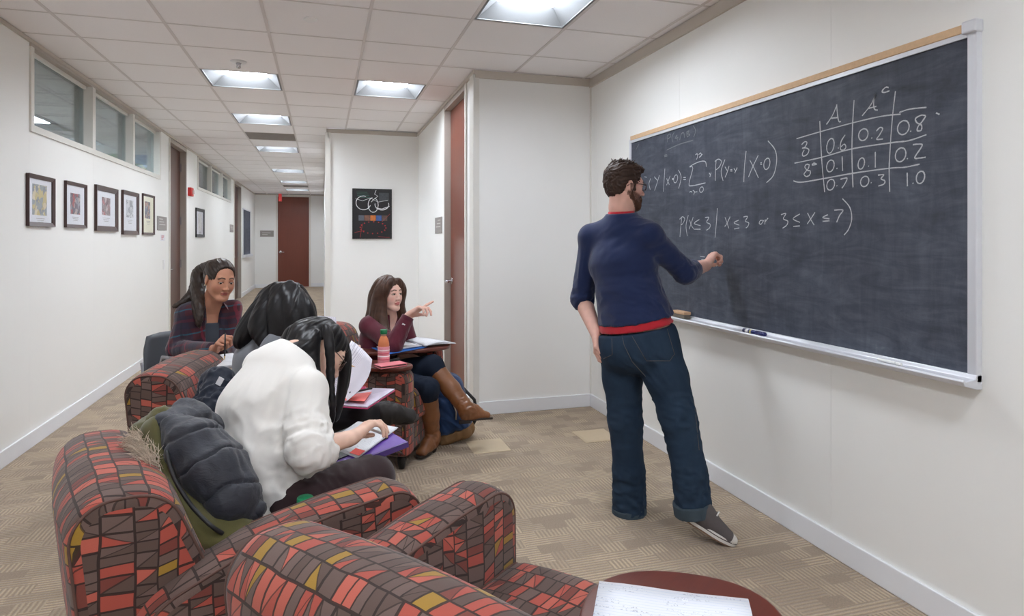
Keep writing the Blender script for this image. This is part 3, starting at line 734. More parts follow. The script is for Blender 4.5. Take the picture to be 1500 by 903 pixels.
def upholster(name, prof, x0, x1, parent, bev=.022, bulge=.0, uo=(0,0), piping=True, place=None):
    """profile in (y, z) swept across x, soft edges, print laid along the sweep"""
    P = densify(prof); n = len(P)
    cx, cz = sum(p[0] for p in P)/n, sum(p[1] for p in P)/n
    nrm = []
    area = sum(P[i][0]*P[(i+1) % n][1]-P[(i+1) % n][0]*P[i][1] for i in range(n)); sg = 1 if area > 0 else -1
    for i in range(n):
        t = Vector(P[(i+1) % n])-Vector(P[i-1]); nrm.append(Vector((t.y, -t.x)).normalized()*sg)
    arc_ = [0]
    for i in range(n): arc_.append(arc_[-1]+(Vector(P[(i+1) % n])-Vector(P[i])).length)
    w = x1-x0
    rings = [(x0, bev), (x0+bev*.12, bev*.5), (x0+bev*.4, bev*.2), (x0+bev, 0)]
    rings += [(x0+bev+(w-2*bev)*k/4, -bulge*math.sin(pi*k/4)) for k in range(1,4)]
    rings += [(x1-bev, 0), (x1-bev*.4, bev*.2), (x1-bev*.12, bev*.5), (x1, bev)]
    mb = MB(); m = len(rings); vs = []; fs = []; uv = []
    for x, ins in rings:
        for i in range(n): vs.append((x, P[i][0]-nrm[i].x*ins, P[i][1]-nrm[i].y*ins))
    for j in range(m-1):
        for i in range(n):
            i2 = (i+1) % n
            fs.append((j*n+i, j*n+i2, (j+1)*n+i2, (j+1)*n+i))
            a, b = rings[j][0]+uo[0], rings[j+1][0]+uo[0]; s0, s1 = arc_[i]+uo[1], arc_[i+1]+uo[1]
            uv.append([(s0,a),(s1,a),(s1,b),(s0,b)])
    for j, sgn in ((0,-1), (m-1,1)):                      # end panels, slightly padded
        x = rings[j][0]; b0 = len(vs); k_in = .35
        ring1 = [j*n+i for i in range(n)]
        vs += [(x+sgn*.008, cx+(vs[r][1]-cx)*k_in, cz+(vs[r][2]-cz)*k_in) for r in ring1]
        vs.append((x+sgn*.01, cx, cz)); c = len(vs)-1
        uvp = lambda q: (vs[q][1]+1.3+uo[0]*2, vs[q][2]+.7+uo[1])
        for i in range(n):
            i2 = (i+1) % n
            f = (ring1[i], ring1[i2], b0+i2, b0+i); fs.append(f); uv.append([uvp(q) for q in f])
            f = (b0+i, b0+i2, c); fs.append(f); uv.append([uvp(q) for q in f])
    mb.add(vs, fs, uv)
    o = mb.build(name, M['fabric'], parent, smooth=True)
    if piping:
        for x in (x0+bev*.25, x1-bev*.25):
            MB().tube([(x, P[i][0]-nrm[i].x*(bev*.28), P[i][1]-nrm[i].y*(bev*.28)) for i in range(n)], .0036, 6, closed=True).build('piping', M['piping'], o, True)
    return o
ARM_PROF = rounded([(-.39,.09),(-.43,.40),(-.30,.555),(-.10,.625),(.12,.655),(.385,.675),(.39,.09)], [.02,.14,.16,.2,.2,.10,.02], 8)
BACK_PROF = rounded([(-.40,.10),(-.45,.45),(-.485,.80),(-.265,.79),(-.17,.56),(-.06,.36),(-.06,.10)], [.02,.3,.11,.12,.3,.1,.02], 9)
SEAT_PROF = rounded([(-.22,.27),(-.22,.43),(.395,.455),(.41,.27)], [.02,.04,.055,.03], 6)
BASE_PROF = rounded([(-.36,.09),(-.36,.28),(.385,.28),(.385,.09)], [.02,.02,.02,.02], 3)
def low_arm(h): return rounded([(-.39,.09),(-.43,h-.18),(-.30,h-.085),(-.10,h-.035),(.12,h-.01),(.385,h),(.39,.09)], [.02,.12,.16,.2,.2,.06,.02], 8)
def armchair(loc, heading, lab, seed, low=False):
    """heading: degrees right of the corridor axis that the chair faces"""
    t = empty('armchair', loc, -math.radians(heading)); tag(t, lab, 'armchair', 'mosaic patterned armchairs')
    upholster('backrest', BACK_PROF, -.325, .325, t, .03, .012, (seed*.37, seed*.21))
    upholster('arm', low_arm(low) if low else ARM_PROF, .24, .395, t, .026, .006, (seed*.11+.5, seed*.3))
    upholster('arm', ARM_PROF, -.395, -.24, t, .026, .006, (seed*.23+.9, seed*.17))
    upholster('seat_base', BASE_PROF, -.25, .25, t, .015, 0, (seed*.5, seed*.4), piping=False)
    upholster('seat_cushion', SEAT_PROF, -.237, .237, t, .035, .014, (seed*.31, seed*.9))
    for x in (-.32,.32):
        for y in (-.33,.33): MB().lathe([(.018,0),(.024,.03),(.028,.092)], (x,y,0), 14).build('leg', M['black'], t, True)
    return t
def blob(n, rx, ry, e=2.4, k=.18, rot=0):
    """rounded asymmetric outline of a writing tablet"""
    out = []
    for i in range(n):
        a = 2*pi*i/n; c, s = math.cos(a), math.sin(a)
        x = rx*math.copysign(abs(c)**(2/e), c); y = ry*math.copysign(abs(s)**(2/e), s); y *= 1+k*x/rx
        out.append((x*math.cos(rot)-y*math.sin(rot), x*math.sin(rot)+y*math.cos(rot)))
    return out
def tablet_arm(chair, c, z, rx, ry, rot, post, k=.18):
    """swivel writing tablet on a steel post, in chair coordinates"""
    tb = MB(); tb.prism([(c[0]+a, c[1]+b) for a, b in blob(44, rx, ry, 2.3, k, rot)], z-.022, z)
    o = tb.build('writing_tablet', M['table_wood'], chair, 'auto', bevel=.007, seg=3)
    MB().tube([(post[0], post[1], .3), (post[0], post[1], z-.03)], .016, 12).tube([(post[0], post[1], z-.034), (c[0], c[1], z-.03)], .013, 10).build('tablet_post', M['black'], chair, True)
    return o
chairA = armchair((-.212, 2.065, 0), 69, 'mosaic armchair with the olive coat over its back', 1)
chairB = armchair((.385, 1.345, 0), 53.5, 'empty mosaic armchair closest to the camera with the lined paper tablet', 2, .555)
chairC = armchair((-.31, 3.34, 0), 99, 'mosaic armchair holding the student in the grey top', 3)
chairE = armchair((.31, 4.26, 0), 117, 'mosaic armchair holding the student in the maroon sweatshirt', 4, .60)
# ---------------------------------------------------------------- smooth solid modelling on a grid (for bodies, clothes, bags)
A_ = lambda p: np.array(p, dtype=np.float32)
def unit(v): v = np.asarray(v, dtype=np.float64); return v/max(np.linalg.norm(v), 1e-9)
class Solid:
    def __init__(s, h): s.h = h; s.ops = []
    def _op(s, fn, lo, hi, k, mode): s.ops.append((fn, np.asarray(lo, float), np.asarray(hi, float), k, mode)); return s
    def cone(s, a, b, r1, r2, k=.02, mode='u', flat=False):
        a, b = A_(a), A_(b); ba = b-a; L2 = float(ba @ ba)+1e-9; Ln = L2**.5; R_ = max(r1, r2)
        def fn(x, y, z):
            px, py, pz = x-a[0], y-a[1], z-a[2]
            t0 = (px*ba[0]+py*ba[1]+pz*ba[2])/L2; t = np.clip(t0, 0, 1)
            d = np.sqrt((px-ba[0]*t)**2+(py-ba[1]*t)**2+(pz-ba[2]*t)**2)-(r1+(r2-r1)*t)
            if flat: d = np.maximum(d, (t0-1)*Ln)
            return d
        return s._op(fn, np.minimum(a, b)-R_, np.maximum(a, b)+R_, k, mode)
    def econe(s, a, b, w, s1, s2, k=.03, mode='u', flat=''):
        """tapered limb of elliptic section: w wide direction, s=(half width, half depth)"""
        a, b = A_(a), A_(b); ba = b-a; L2 = float(ba @ ba)+1e-9; Ln = L2**.5; ax = ba/Ln
        w = np.asarray(w, float); w = w-ax*(w @ ax); w = A_(unit(w)); n = A_(np.cross(ax, w)); R_ = max(*s1, *s2)
        def fn(x, y, z):
            px, py, pz = x-a[0], y-a[1], z-a[2]
            t0 = (px*ba[0]+py*ba[1]+pz*ba[2])/L2; t = np.clip(t0, 0, 1)
            qx, qy, qz = px-ba[0]*t, py-ba[1]*t, pz-ba[2]*t
            pw = qx*w[0]+qy*w[1]+qz*w[2]; pn = qx*n[0]+qy*n[1]+qz*n[2]; pa = (t0-t)*Ln
            aw = s1[0]+(s2[0]-s1[0])*t; an = s1[1]+(s2[1]-s1[1])*t; m = np.minimum(aw, an)
            k0 = np.sqrt((pw/aw)**2+(pn/an)**2+(pa/m)**2); k1 = np.sqrt((pw/aw**2)**2+(pn/an**2)**2+(pa/m**2)**2)+1e-6
            d = k0*(k0-1)/k1
            d = np.where(k0 < 1e-3, -m, d)
            if 'b' in flat: d = np.maximum(d, (t0-1)*Ln)
            if 'a' in flat: d = np.maximum(d, -t0*Ln)
            return d
        return s._op(fn, np.minimum(a, b)-R_, np.maximum(a, b)+R_, k, mode)
    def ell(s, c, R, r, k=.02, mode='u'):
        c = A_(c); R = np.asarray(R, np.float32); r = [float(q) for q in r]; m = max(r)
        def fn(x, y, z):
            px, py, pz = x-c[0], y-c[1], z-c[2]
            q = [(px*R[0,i]+py*R[1,i]+pz*R[2,i]) for i in range(3)]
            k0 = np.sqrt((q[0]/r[0])**2+(q[1]/r[1])**2+(q[2]/r[2])**2)
            k1 = np.sqrt((q[0]/r[0]**2)**2+(q[1]/r[1]**2)**2+(q[2]/r[2]**2)**2)+1e-6
            return np.where(k0 < 1e-3, -min(r), k0*(k0-1)/k1)
        return s._op(fn, c-m, c+m, k, mode)
    def box(s, c, R, hs, r=.01, k=.01, mode='u'):
        c = A_(c); R = np.asarray(R, np.float32); m = float(np.linalg.norm(hs))
        def fn(x, y, z):
            px, py, pz = x-c[0], y-c[1], z-c[2]
            q = [np.abs(px*R[0,i]+py*R[1,i]+pz*R[2,i])-(hs[i]-r) for i in range(3)]
            return np.sqrt(np.maximum(q[0],0)**2+np.maximum(q[1],0)**2+np.maximum(q[2],0)**2)+np.minimum(np.maximum(np.maximum(q[0],q[1]),q[2]),0)-r
        return s._op(fn, c-m, c+m, k, mode)
    def half(s, c, n, lo=None, hi=None, k=.0):
        """keep only the side behind the plane (normal n points to what is cut away); optional box limits"""
        c = A_(c); n = A_(unit(n))
        def fn(x, y, z): return (x-c[0])*n[0]+(y-c[1])*n[1]+(z-c[2])*n[2]
        s.ops.append((fn, None if lo is None else np.asarray(lo, float), None if hi is None else np.asarray(hi, float), k, 'i')); return s
    def grid(s):
        h = s.h; us = [o for o in s.ops if o[4] == 'u']
        lo = np.min([o[1] for o in us], 0)-.012-2*h; hi = np.max([o[2] for o in us], 0)+.012+2*h
        n = np.ceil((hi-lo)/h).astype(int)+1
        F = np.full(n, .5, np.float32); g = [(lo[i]+h*np.arange(n[i])).astype(np.float32) for i in range(3)]
        for fn, a, b, k, mode in s.ops:
            if a is None: i0, i1 = [0]*3, n
            else:
                pad = k+2.5*h
                i0 = np.clip(np.floor((a-pad-lo)/h).astype(int), 0, n); i1 = np.clip(np.ceil((b+pad-lo)/h).astype(int)+1, 0, n)
            if np.any(i1 <= i0): continue
            sl_ = tuple(slice(i0[i], i1[i]) for i in range(3))
            d = fn(g[0][sl_[0]][:,None,None], g[1][sl_[1]][None,:,None], g[2][sl_[2]][None,None,:])
            f = F[sl_]
            if mode == 'u':
                e = np.maximum(k-np.abs(f-d), 0)/max(k,1e-6) if k else 0
                F[sl_] = np.minimum(f, d)-(e*e*k*.25 if k else 0)
            else:
                if mode == 's': d = -d
                e = np.maximum(k-np.abs(f-d), 0)/max(k,1e-6) if k else 0
                F[sl_] = np.maximum(f, d)+(e*e*k*.25 if k else 0)
        return F, lo
    def mesh(s, smooth=1):
        F, lo = s.grid(); h = s.h; S = F < 0
        c = [S[i:F.shape[0]-1+i, j:F.shape[1]-1+j, k:F.shape[2]-1+k] for i in (0,1) for j in (0,1) for k in (0,1)]
        cnt = np.zeros(c[0].shape, np.int8)
        for q in c: cnt += q
        act = (cnt > 0) & (cnt < 8); idx = np.argwhere(act); nV = len(idx)
        ID = np.full(act.shape, -1, np.int32); ID[act] = np.arange(nV)
        co = [(i,j,k) for i in (0,1) for j in (0,1) for k in (0,1)]
        val = np.stack([F[idx[:,0]+i, idx[:,1]+j, idx[:,2]+k] for i,j,k in co], 1)
        P = np.zeros((nV,3)); n = np.zeros(nV)
        for a in range(8):
            for b in range(a+1, 8):
                if sum(abs(co[a][q]-co[b][q]) for q in range(3)) != 1: continue
                va, vb = val[:,a], val[:,b]; m = (va < 0) != (vb < 0)
                t = np.where(m, va/np.where(m, va-vb, 1), 0)
                pa = np.array(co[a]); pb = np.array(co[b])
                P += np.where(m[:,None], pa+(pb-pa)*t[:,None], 0); n += m
        V = lo+h*(idx+P/n[:,None])
        faces = []
        for ax in range(3):
            o1, o2 = [(1,2),(2,0),(0,1)][ax]
            A = np.take(S, range(0, S.shape[ax]-1), ax); B = np.take(S, range(1, S.shape[ax]), ax)
            e = np.argwhere(A != B); e = e[(e[:,o1] > 0) & (e[:,o2] > 0) & (e[:,o1] < ID.shape[o1]) & (e[:,o2] < ID.shape[o2])]
            q = []
            for d1, d2 in ((1,1),(0,1),(0,0),(1,0)):
                t = e.copy(); t[:,o1] -= d1; t[:,o2] -= d2; q.append(ID[t[:,0], t[:,1], t[:,2]])
            q = np.stack(q, 1); neg = ~A[e[:,0], e[:,1], e[:,2]]
            q[neg] = q[neg][:,::-1]; faces.append(q)
        Q = np.concatenate(faces); Q = Q[(Q >= 0).all(1)]
        for _ in range(smooth): V = relax(V, Q, .5)
        return V, Q
def relax(V, Q, w):
    acc = np.zeros_like(V); n = np.zeros(len(V))
    for a, b in ((0,1),(1,2),(2,3),(3,0)):
        i, j = Q[:,a], Q[:,b]
        for c in range(3): acc[:,c] += np.bincount(i, V[j,c], len(V))+np.bincount(j, V[i,c], len(V))
        n += np.bincount(i, minlength=len(V))+np.bincount(j, minlength=len(V))
    return V*(1-w)+w*acc/np.maximum(n,1)[:,None]
def normals(V, Q):
    fn = np.cross(V[Q[:,2]]-V[Q[:,0]], V[Q[:,3]]-V[Q[:,1]]); N_ = np.zeros_like(V)
    for a in range(4):
        for c in range(3): N_[:,c] += np.bincount(Q[:,a], fn[:,c], len(V))
    return N_/np.maximum(np.linalg.norm(N_, axis=1), 1e-12)[:,None]
def vnoise(P, seed=0):
    """value noise in -1..1"""
    I = np.floor(P).astype(np.int64); f = P-I; f = f*f*(3-2*f); out = np.zeros(len(P))
    for i in (0,1):
        for j in (0,1):
            for k in (0,1):
                n = (I[:,0]+i)*374761393+(I[:,1]+j)*668265263+(I[:,2]+k)*2147483647+seed*1274126177
                n = (n ^ (n >> 13))*1274126177; n = (n ^ (n >> 16)) & 0xffff
                out += (n/32767.5-1)*np.where(i, f[:,0], 1-f[:,0])*np.where(j, f[:,1], 1-f[:,1])*np.where(k, f[:,2], 1-f[:,2])
    return out
def folds(V, N_, specs):
    """specs: (centre, radius, fold direction, spacing, depth, seed) - soft creases that run along the direction"""
    d = np.zeros(len(V))
    for c, rad, along, sp, dep, seed in specs:
        al = unit(along); r = np.linalg.norm(V-np.asarray(c, float), axis=1); m = np.clip(1-(r/rad)**2, 0, 1)
        t = (V @ al)[:,None]*al
        P = (V-t)/sp+t/(sp*3.6)+seed*7.3
        a = vnoise(P, seed)*.7+vnoise(P*2.1+3, seed+1)*.3
        d += m*dep*(1-2.2*np.abs(a))
    return V+N_*d[:,None]
def make_mesh(name, parts, m, cols=None):
    """parts: list of (V, Q); one mesh object data"""
    me = bpy.data.meshes.new(name)
    off = 0; VV = []; QQ = []
    for V, Q in parts: VV.append(V); QQ.append(Q+off); off += len(V)
    V = np.concatenate(VV); Q = np.concatenate(QQ)
    me.vertices.add(len(V)); me.vertices.foreach_set('co', V.astype(np.float32).ravel())
    me.loops.add(len(Q)*4); me.loops.foreach_set('vertex_index', Q.astype(np.int32).ravel())
    me.polygons.add(len(Q)); me.polygons.foreach_set('loop_start', np.arange(0, len(Q)*4, 4, dtype=np.int32))
    me.polygons.foreach_set('use_smooth', np.ones(len(Q), bool)); me.update(calc_edges=True); me.validate()
    if cols is not None:
        at = me.color_attributes.new('Col', 'FLOAT_COLOR', 'POINT')
        c4 = np.ones((len(V),4), np.float32); c4[:,:3] = cols; at.data.foreach_set('color', c4.ravel())
    me.materials.append(m); return me
def solid_obj(name, sd, m, parent, smooth=1, fold=None, noise_amp=0, noise_sp=.05, seed=3):
    V, Q = sd.mesh(smooth)
    if fold or noise_amp:
        N_ = normals(V, Q)
        if fold: V = folds(V, N_, fold)
        if noise_amp: V = V+N_*(noise_amp*vnoise(V/noise_sp, seed))[:,None]
    return obj(name, make_mesh(name, [(V, Q)], m), parent)
class Fr:
    """local frame: x right, y forward, z up"""
    def __init__(s, o, fwd, up=(0,0,1), sc=1.0):
        y = unit(fwd); x = unit(np.cross(y, unit(up))); z = np.cross(x, y)
        s.o = np.asarray(o, float); s.R = np.stack([x, y, z], 1); s.sc = sc
    def p(s, x, y, z): return s.o+s.R @ (np.array([x, y, z])*s.sc)
    def d(s, x, y, z): return s.R @ np.array([x, y, z], float)
    def loc(s, V): return ((V-s.o) @ s.R)/s.sc
    def mat(s): return frame_M(s.o, s.R[:,0], s.R[:,1], s.R[:,2])
# ---------------------------------------------------------------- people: heads, hands, bodies, hair
def skin_mat():
    m, nt, b = new_mat('skin'); at = N('ShaderNodeAttribute', attribute_name='Col')
    co = coords('Object'); n = noise(co, 90, 3, .6)
    L(mix((n*.25).clamp(), at.outputs['Color'], lin((150,70,60))), b.inputs['Base Color']) if False else L(at.outputs['Color'], b.inputs['Base Color'])
    b.inputs['Roughness'].default_value = .5; b.inputs['Subsurface Weight'].default_value = .12; b.inputs['Subsurface Radius'].default_value = (.012,.005,.003)
    b.inputs['Specular IOR Level'].default_value = .35
    L(bump(noise(co, 500, 2, .6), .08, .001), b.inputs['Normal']); return m
M['skin'] = skin_mat()
def eye_mat():
    m, nt, b = new_mat('eyeball'); at = N('ShaderNodeAttribute', attribute_name='Col'); L(at.outputs['Color'], b.inputs['Base Color']); b.inputs['Roughness'].default_value = .15; return m
M['eye'] = eye_mat()
def hair_mat(name, c1, c2, rough=.38):
    m, nt, b = new_mat(name); co = coords('Object')
    n = noise(co, 35, 3, .6); L(mix(n, lin(c1), lin(c2)), b.inputs['Base Color'])
    b.inputs['Roughness'].default_value = rough; b.inputs['Specular IOR Level'].default_value = .3; return m
def head_ops(S, f, male=False):
    s = f.sc; p = f.p; R = f.R
    E_ = lambda c, r, k=.02, mode='u': S.ell(p(*c), R, [q*s for q in r], k*s, mode)
    C_ = lambda a, b, r1, r2, k=.015, mode='u': S.cone(p(*a), p(*b), r1*s, r2*s, k*s, mode)
    E_((0,-.014,.036), (.074,.094,.084))
    E_((0,.022,-.022), (.061 if male else .058,.066,.088), .03)
    for q in (-1,1):
        C_((q*.050,-.004,-.052), (q*.022,.062,-.096), .019 if male else .015, .016, .03)
        E_((q*.040,.056,-.020) if male else (q*.037,.050,-.030), (.022,.018,.018) if male else (.026,.024,.030), .02 if male else .03)
    E_((0,.068,-.100), (.024 if male else .019,.018,.016), .022)
    C_((-.034,.070,.022), (.034,.070,.022), .014 if male else .0115, .014 if male else .0115, .02)
    for q in (-1,1): E_((q*.032,.094,.004), (.019,.014,.011), .012, 's')
    for q in (-1,1):                                    # lids around the eyeball
        S.ell(p(q*.031,.070,.0035), R, [q2*s for q2 in (.0170,.0160,.0128)], .006*s)
        E_((q*.031,.089,.0005), (.0142,.012,.0054), .002, 's')
    ny = .104 if male else .099
    C_((0,.082,.012), (0,ny,-.030), .0075 if male else .0062, .0105 if male else .0085, .012); E_((0,ny+.001,-.033), (.0105,.0100,.0090) if male else (.0090,.0085,.0078), .008)
    for q in (-1,1): E_((q*.0115,ny-.008,-.036), (.0075,.010,.007) if male else (.0062,.0085,.006), .006)
    E_((0,.084,-.0575), (.0225,.0095,.0062), .006); E_((0,.0825,-.0685), (.0195,.0100,.0070), .006)
    C_((-.021,.0935,-.0630), (.021,.0935,-.0630), .0018, .0018, .003, 's')
    for q in (-1,1):
        e = Fr(p(q*.074,-.012,-.006), f.d(q*.30,1,0), f.d(0,-.15,1))
        S.ell(e.o, e.R, [.0075*s,.0185*s,.0315*s], .008*s); S.ell(p(q*.0835,-.006,.0), e.R, [.005*s,.0105*s,.020*s], .004*s, 's')
def head_cols(V, f, skin, lip, brow, beard=None):
    q = f.loc(V); x, y, z = q[:,0], q[:,1], q[:,2]; ax = np.abs(x)
    sk = np.array(lin(skin)[:3]); C = np.tile(sk, (len(V),1)); C *= (1+.06*vnoise(V/.02, 4))[:,None]
    def blend(w, c):
        nonlocal C; w = np.clip(w, 0, 1)[:,None]; C = C*(1-w)+np.array(lin(c)[:3])*w
    front = y > .03
    if beard:
        line = -.030-.35*np.maximum(0, .05-ax)*0+ .9*np.maximum(0,(.030-ax))*-0.5
        w = np.clip((-.022-np.clip((y-.02)*.35,0,.03)-z)/.010, 0, 1)*(y > np.where(z < -.05, -.012+(-.05-z)*.9, -.022))*(z > -.125)
        w = np.maximum(w, np.clip((.010-np.abs(y+.004))/.006,0,1)*(z < .01)*(z > -.06)*(ax > .05))
        w = np.maximum(w, np.clip((.010-np.abs(z+.047))/.005,0,1)*(ax < .026)*(y > .06))
        blend(w*(.86+.2*vnoise(V/.004, 9)), beard)
    w = (1-((ax/.0235)**2+((z+.063)/.0115)**2))*3; blend(np.where((y > .068) & front, w, 0), lip)
    bz = .0255+.006*np.clip(ax/.03,0,1)-.010*np.clip((ax-.032)/.02,0,1)
    w = (1-np.abs(z-bz)/.0048)*2.2*np.clip((ax-.009)/.004,0,1)*np.clip((.052-ax)/.006,0,1); blend(np.where(front & (y > .045), w, 0)*.85, brow)
    w = (1-((ax-.031)/.0165)**2-((z-.0035)/.0072)**2)*1.6; blend(np.where(front & (y > .06), w, 0)*.35, tuple(int(k*.5) for k in brow))
    lz = .0062-14*(ax-.031)**2; w = (1-np.abs(z-lz)/.0026)*np.clip((.018-np.abs(ax-.031))/.003,0,1); blend(np.where(front & (y > .06), w*1.6, 0)*.9, tuple(int(k*.35) for k in brow))
    w = (1-((ax-.045)/.022)**2-((z+.03)/.02)**2)*.35; blend(np.where(front, w, 0), lip)
    return C
def eyes(f, parent, iris, look=(0,1,-.1)):
    for q in (-1,1):
        c = f.p(q*.031,.0712,.0015); r = .0132*f.sc; n1, n2 = 14, 20; V = []; Q = []
        ly = unit(f.d(*look)); lx = unit(np.cross(ly, f.d(0,0,1))); lz = np.cross(lx, ly); col = []
        for i in range(n1+1):
            th = pi*i/n1
            for j in range(n2):
                a = 2*pi*j/n2; V.append(c+r*(ly*math.cos(th)+(lx*math.cos(a)+lz*math.sin(a))*math.sin(th)))
                col.append(lin((12,10,10))[:3] if th < .24 else (lin(iris)[:3] if th < .52 else lin((226,220,214))[:3]))
        for i in range(n1):
            for j in range(n2): Q.append((i*n2+j, (i+1)*n2+j, (i+1)*n2+(j+1) % n2, i*n2+(j+1) % n2))
        obj('eye', make_mesh('eye', [(np.array(V), np.array(Q))], M['eye'], np.array(col)), parent)
def hand_ops(S, wrist, dirv, palm, side, curls, thumb=(.75,.55,.35), tb=(.3,.3), sc=1.0, spread=.06):
    """side +1 right hand, -1 left; palm points out of the palm; curls: per finger three joint angles in degrees. Returns finger tips."""
    y = unit(dirv); z = np.asarray(palm, float); z = unit(z-y*(z @ y)); t = side*np.cross(y, z); w = np.asarray(wrist, float)
    P = lambda a, b, c: w+sc*(t*a+y*b+z*c)
    offs = [.030,.0105,-.010,-.029]; ky = [.088,.092,.087,.078]
    ln = [(.042,.025,.021),(.046,.029,.022),(.042,.027,.021),(.033,.020,.019)]
    S.econe(P(0,-.02,0), P(0,.03,0), t, (.028*sc,.020*sc), (.036*sc,.017*sc), .01)
    tips = []; nails = []
    for i in range(4):
        S.cone(P(offs[i]*.62,.012,0), P(offs[i],ky[i],0), .0150*sc, .0118*sc, .012*sc)
        p = P(offs[i], ky[i], 0); a = 0; sp = offs[i]*spread/.03
        for j in range(3):
            a += math.radians(curls[i][j]); d = unit(y*math.cos(a)+z*math.sin(a)+t*sp*math.cos(a))
            r0 = (.0098,.0088,.0080)[j]*(.88 if i == 3 else 1)*sc; q = p+d*ln[i][j]*sc
            S.cone(p, q, r0, r0*.9, .004*sc); p = q
        tips.append(p)
    p = P(.024,.018,.006); d = unit(t*thumb[0]+y*thumb[1]+z*thumb[2])
    S.cone(P(.008,.02,.008), p+d*.03*sc, .017*sc, .013*sc, .014*sc)
    ax = unit(np.cross(d, y*.8+z*.6-t*.3))
    for j, l in enumerate((.042,.032,.026)):
        q = p+d*l*sc; S.cone(p, q, (.013,.0108,.0095)[j]*sc, (.0112,.0098,.0082)[j]*sc, .006*sc); p = q
        if j < 2:
            an = tb[j]; d = unit(d*math.cos(an)+np.cross(ax, d)*math.sin(an))
    tips.append(p); return tips
FEM = dict(pel=(.168,.118), waist=(.130,.098), ribs=(.140,.105), shl=(.135,.075), ua=(.044,.037), fa=(.036,.024), th=(.083,.056), sh=(.053,.036), neck=.047)
MAL = dict(pel=(.170,.120), waist=(.150,.110), ribs=(.166,.118), shl=(.155,.082), ua=(.056,.047), fa=(.046,.031), th=(.092,.066), sh=(.062,.042), neck=.058)
def body_ops(S, J, P, which, off=0.0, k=.035):
    """J joints; which: set of torso, armL, armR, foreL, foreR, thighL ...; off: added thickness"""
    o2 = lambda s: (s[0]+off, s[1]+off)
    wp = J['hipR']-J['hipL']; ws = J['shR']-J['shL']
    if 'torso' in which:
        S.econe(J['pel'], J['waist'], wp, o2(P['pel']), o2(P['waist']), k)
        S.econe(J['waist'], J['chest'], wp+ws, o2(P['waist']), o2(P['ribs']), k)
        S.econe(J['chest'], J['top'], ws, o2(P['ribs']), o2(P['shl']), k)
        for q in 'LR':
            S.cone(J['top']+(J['sh'+q]-J['top'])*.3, J['sh'+q], .055+off, P['ua'][0]+.008+off, k)
    if 'pelvis' in which: S.ell(J['pel'], Fr(J['pel'], np.cross((0,0,1), wp)).R, (P['pel'][0]+off, P['pel'][1]+off, .105+off), k)
    for q in 'LR':
        if 'arm'+q in which: S.cone(J['sh'+q], J['el'+q], P['ua'][0]+off, P['ua'][1]+off, k)
        if 'fore'+q in which: S.cone(J['el'+q], J['wr'+q], P['fa'][0]+off, P['fa'][1]+off, .02)
        if 'thigh'+q in which: S.cone(J['hip'+q], J['kn'+q], P['th'][0]+off, P['th'][1]+off, k)
        if 'shin'+q in which:
            S.cone(J['kn'+q], J['an'+q], P['sh'][0]+off, P['sh'][1]+off, .03)
def lerp(a, b, t): return np.asarray(a)*(1-t)+np.asarray(b)*t
def body_object(parent, J, P, f, skin, lip, brow, beard=None, hands=(), neck_extra=None, hmale=False, feet=False):
    """one mesh: fine head with neck, fine forearms with hands, coarser rest under the clothes"""
    parts = []; cols = []; sk = np.array(lin(skin)[:3])
    S = Solid(.0026); head_ops(S, f, hmale)
    S.cone(f.p(0,-.02,-.045), J['neck'], P['neck']*.98, P['neck']*1.05, .03)
    S.cone(f.p(0,-.005,-.06), J['neck'], P['neck']*.85, P['neck'], .02)
    if neck_extra is not None: S.econe(lerp(J['neck'], neck_extra, .25), neck_extra, J['shR']-J['shL'], (P['neck']*1.2,.045), (.085,.05), .05)
    V, Q = S.mesh(1); parts.append((V, Q)); cols.append(head_cols(V, f, skin, lip, brow, beard))
    tips = {}
    for h in hands:
        q = h['s']; S = Solid(.0026)
        S.cone(lerp(J['el'+q], J['wr'+q], h.get('from', .3)), J['wr'+q], P['fa'][0]*.97, P['fa'][1], .02)
        tips[q] = hand_ops(S, J['wr'+q], h['dir'], h['palm'], 1 if q == 'R' else -1, h['curls'], h.get('thumb', (.75,.55,.35)), h.get('tb', (.3,.3)), h.get('sc', .95))
        V, Q = S.mesh(1); parts.append((V, Q))
        c = np.tile(sk, (len(V),1))*(1+.05*vnoise(V/.015, 2))[:,None]
        w = np.zeros(len(V))
        for tp in tips[q]: w = np.maximum(w, np.clip(1-np.linalg.norm(V-tp, axis=1)/.016, 0, 1))
        c = c*(1-.25*w[:,None])+np.array(lin(lip)[:3])*.25*w[:,None]; cols.append(c)
    S = Solid(.011); body_ops(S, J, P, {'torso','pelvis','armL','armR','foreL','foreR','thighL','thighR','shinL','shinR'}, -.006)
    S.cone(J['top'], J['neck'], P['neck'], P['neck']*.9, .03)
    V, Q = S.mesh(1); parts.append((V, Q)); cols.append(np.tile(sk, (len(V),1)))
    obj('body', make_mesh('body', parts, M['skin'], np.concatenate(cols)), parent)
    return tips
def spline(pts, n):
    pts = [np.asarray(p, float) for p in pts]; out = []; m = len(pts)-1
    for i in range(n+1):
        t = i/n*m; k = min(int(t), m-1); u = t-k
        p0, p1, p2, p3 = pts[max(k-1,0)], pts[k], pts[k+1], pts[min(k+2,m)]
        out.append(.5*(2*p1+(p2-p0)*u+(2*p0-5*p1+4*p2-p3)*u*u+(3*p1-p0-3*p2+p3)*u**3))
    return out
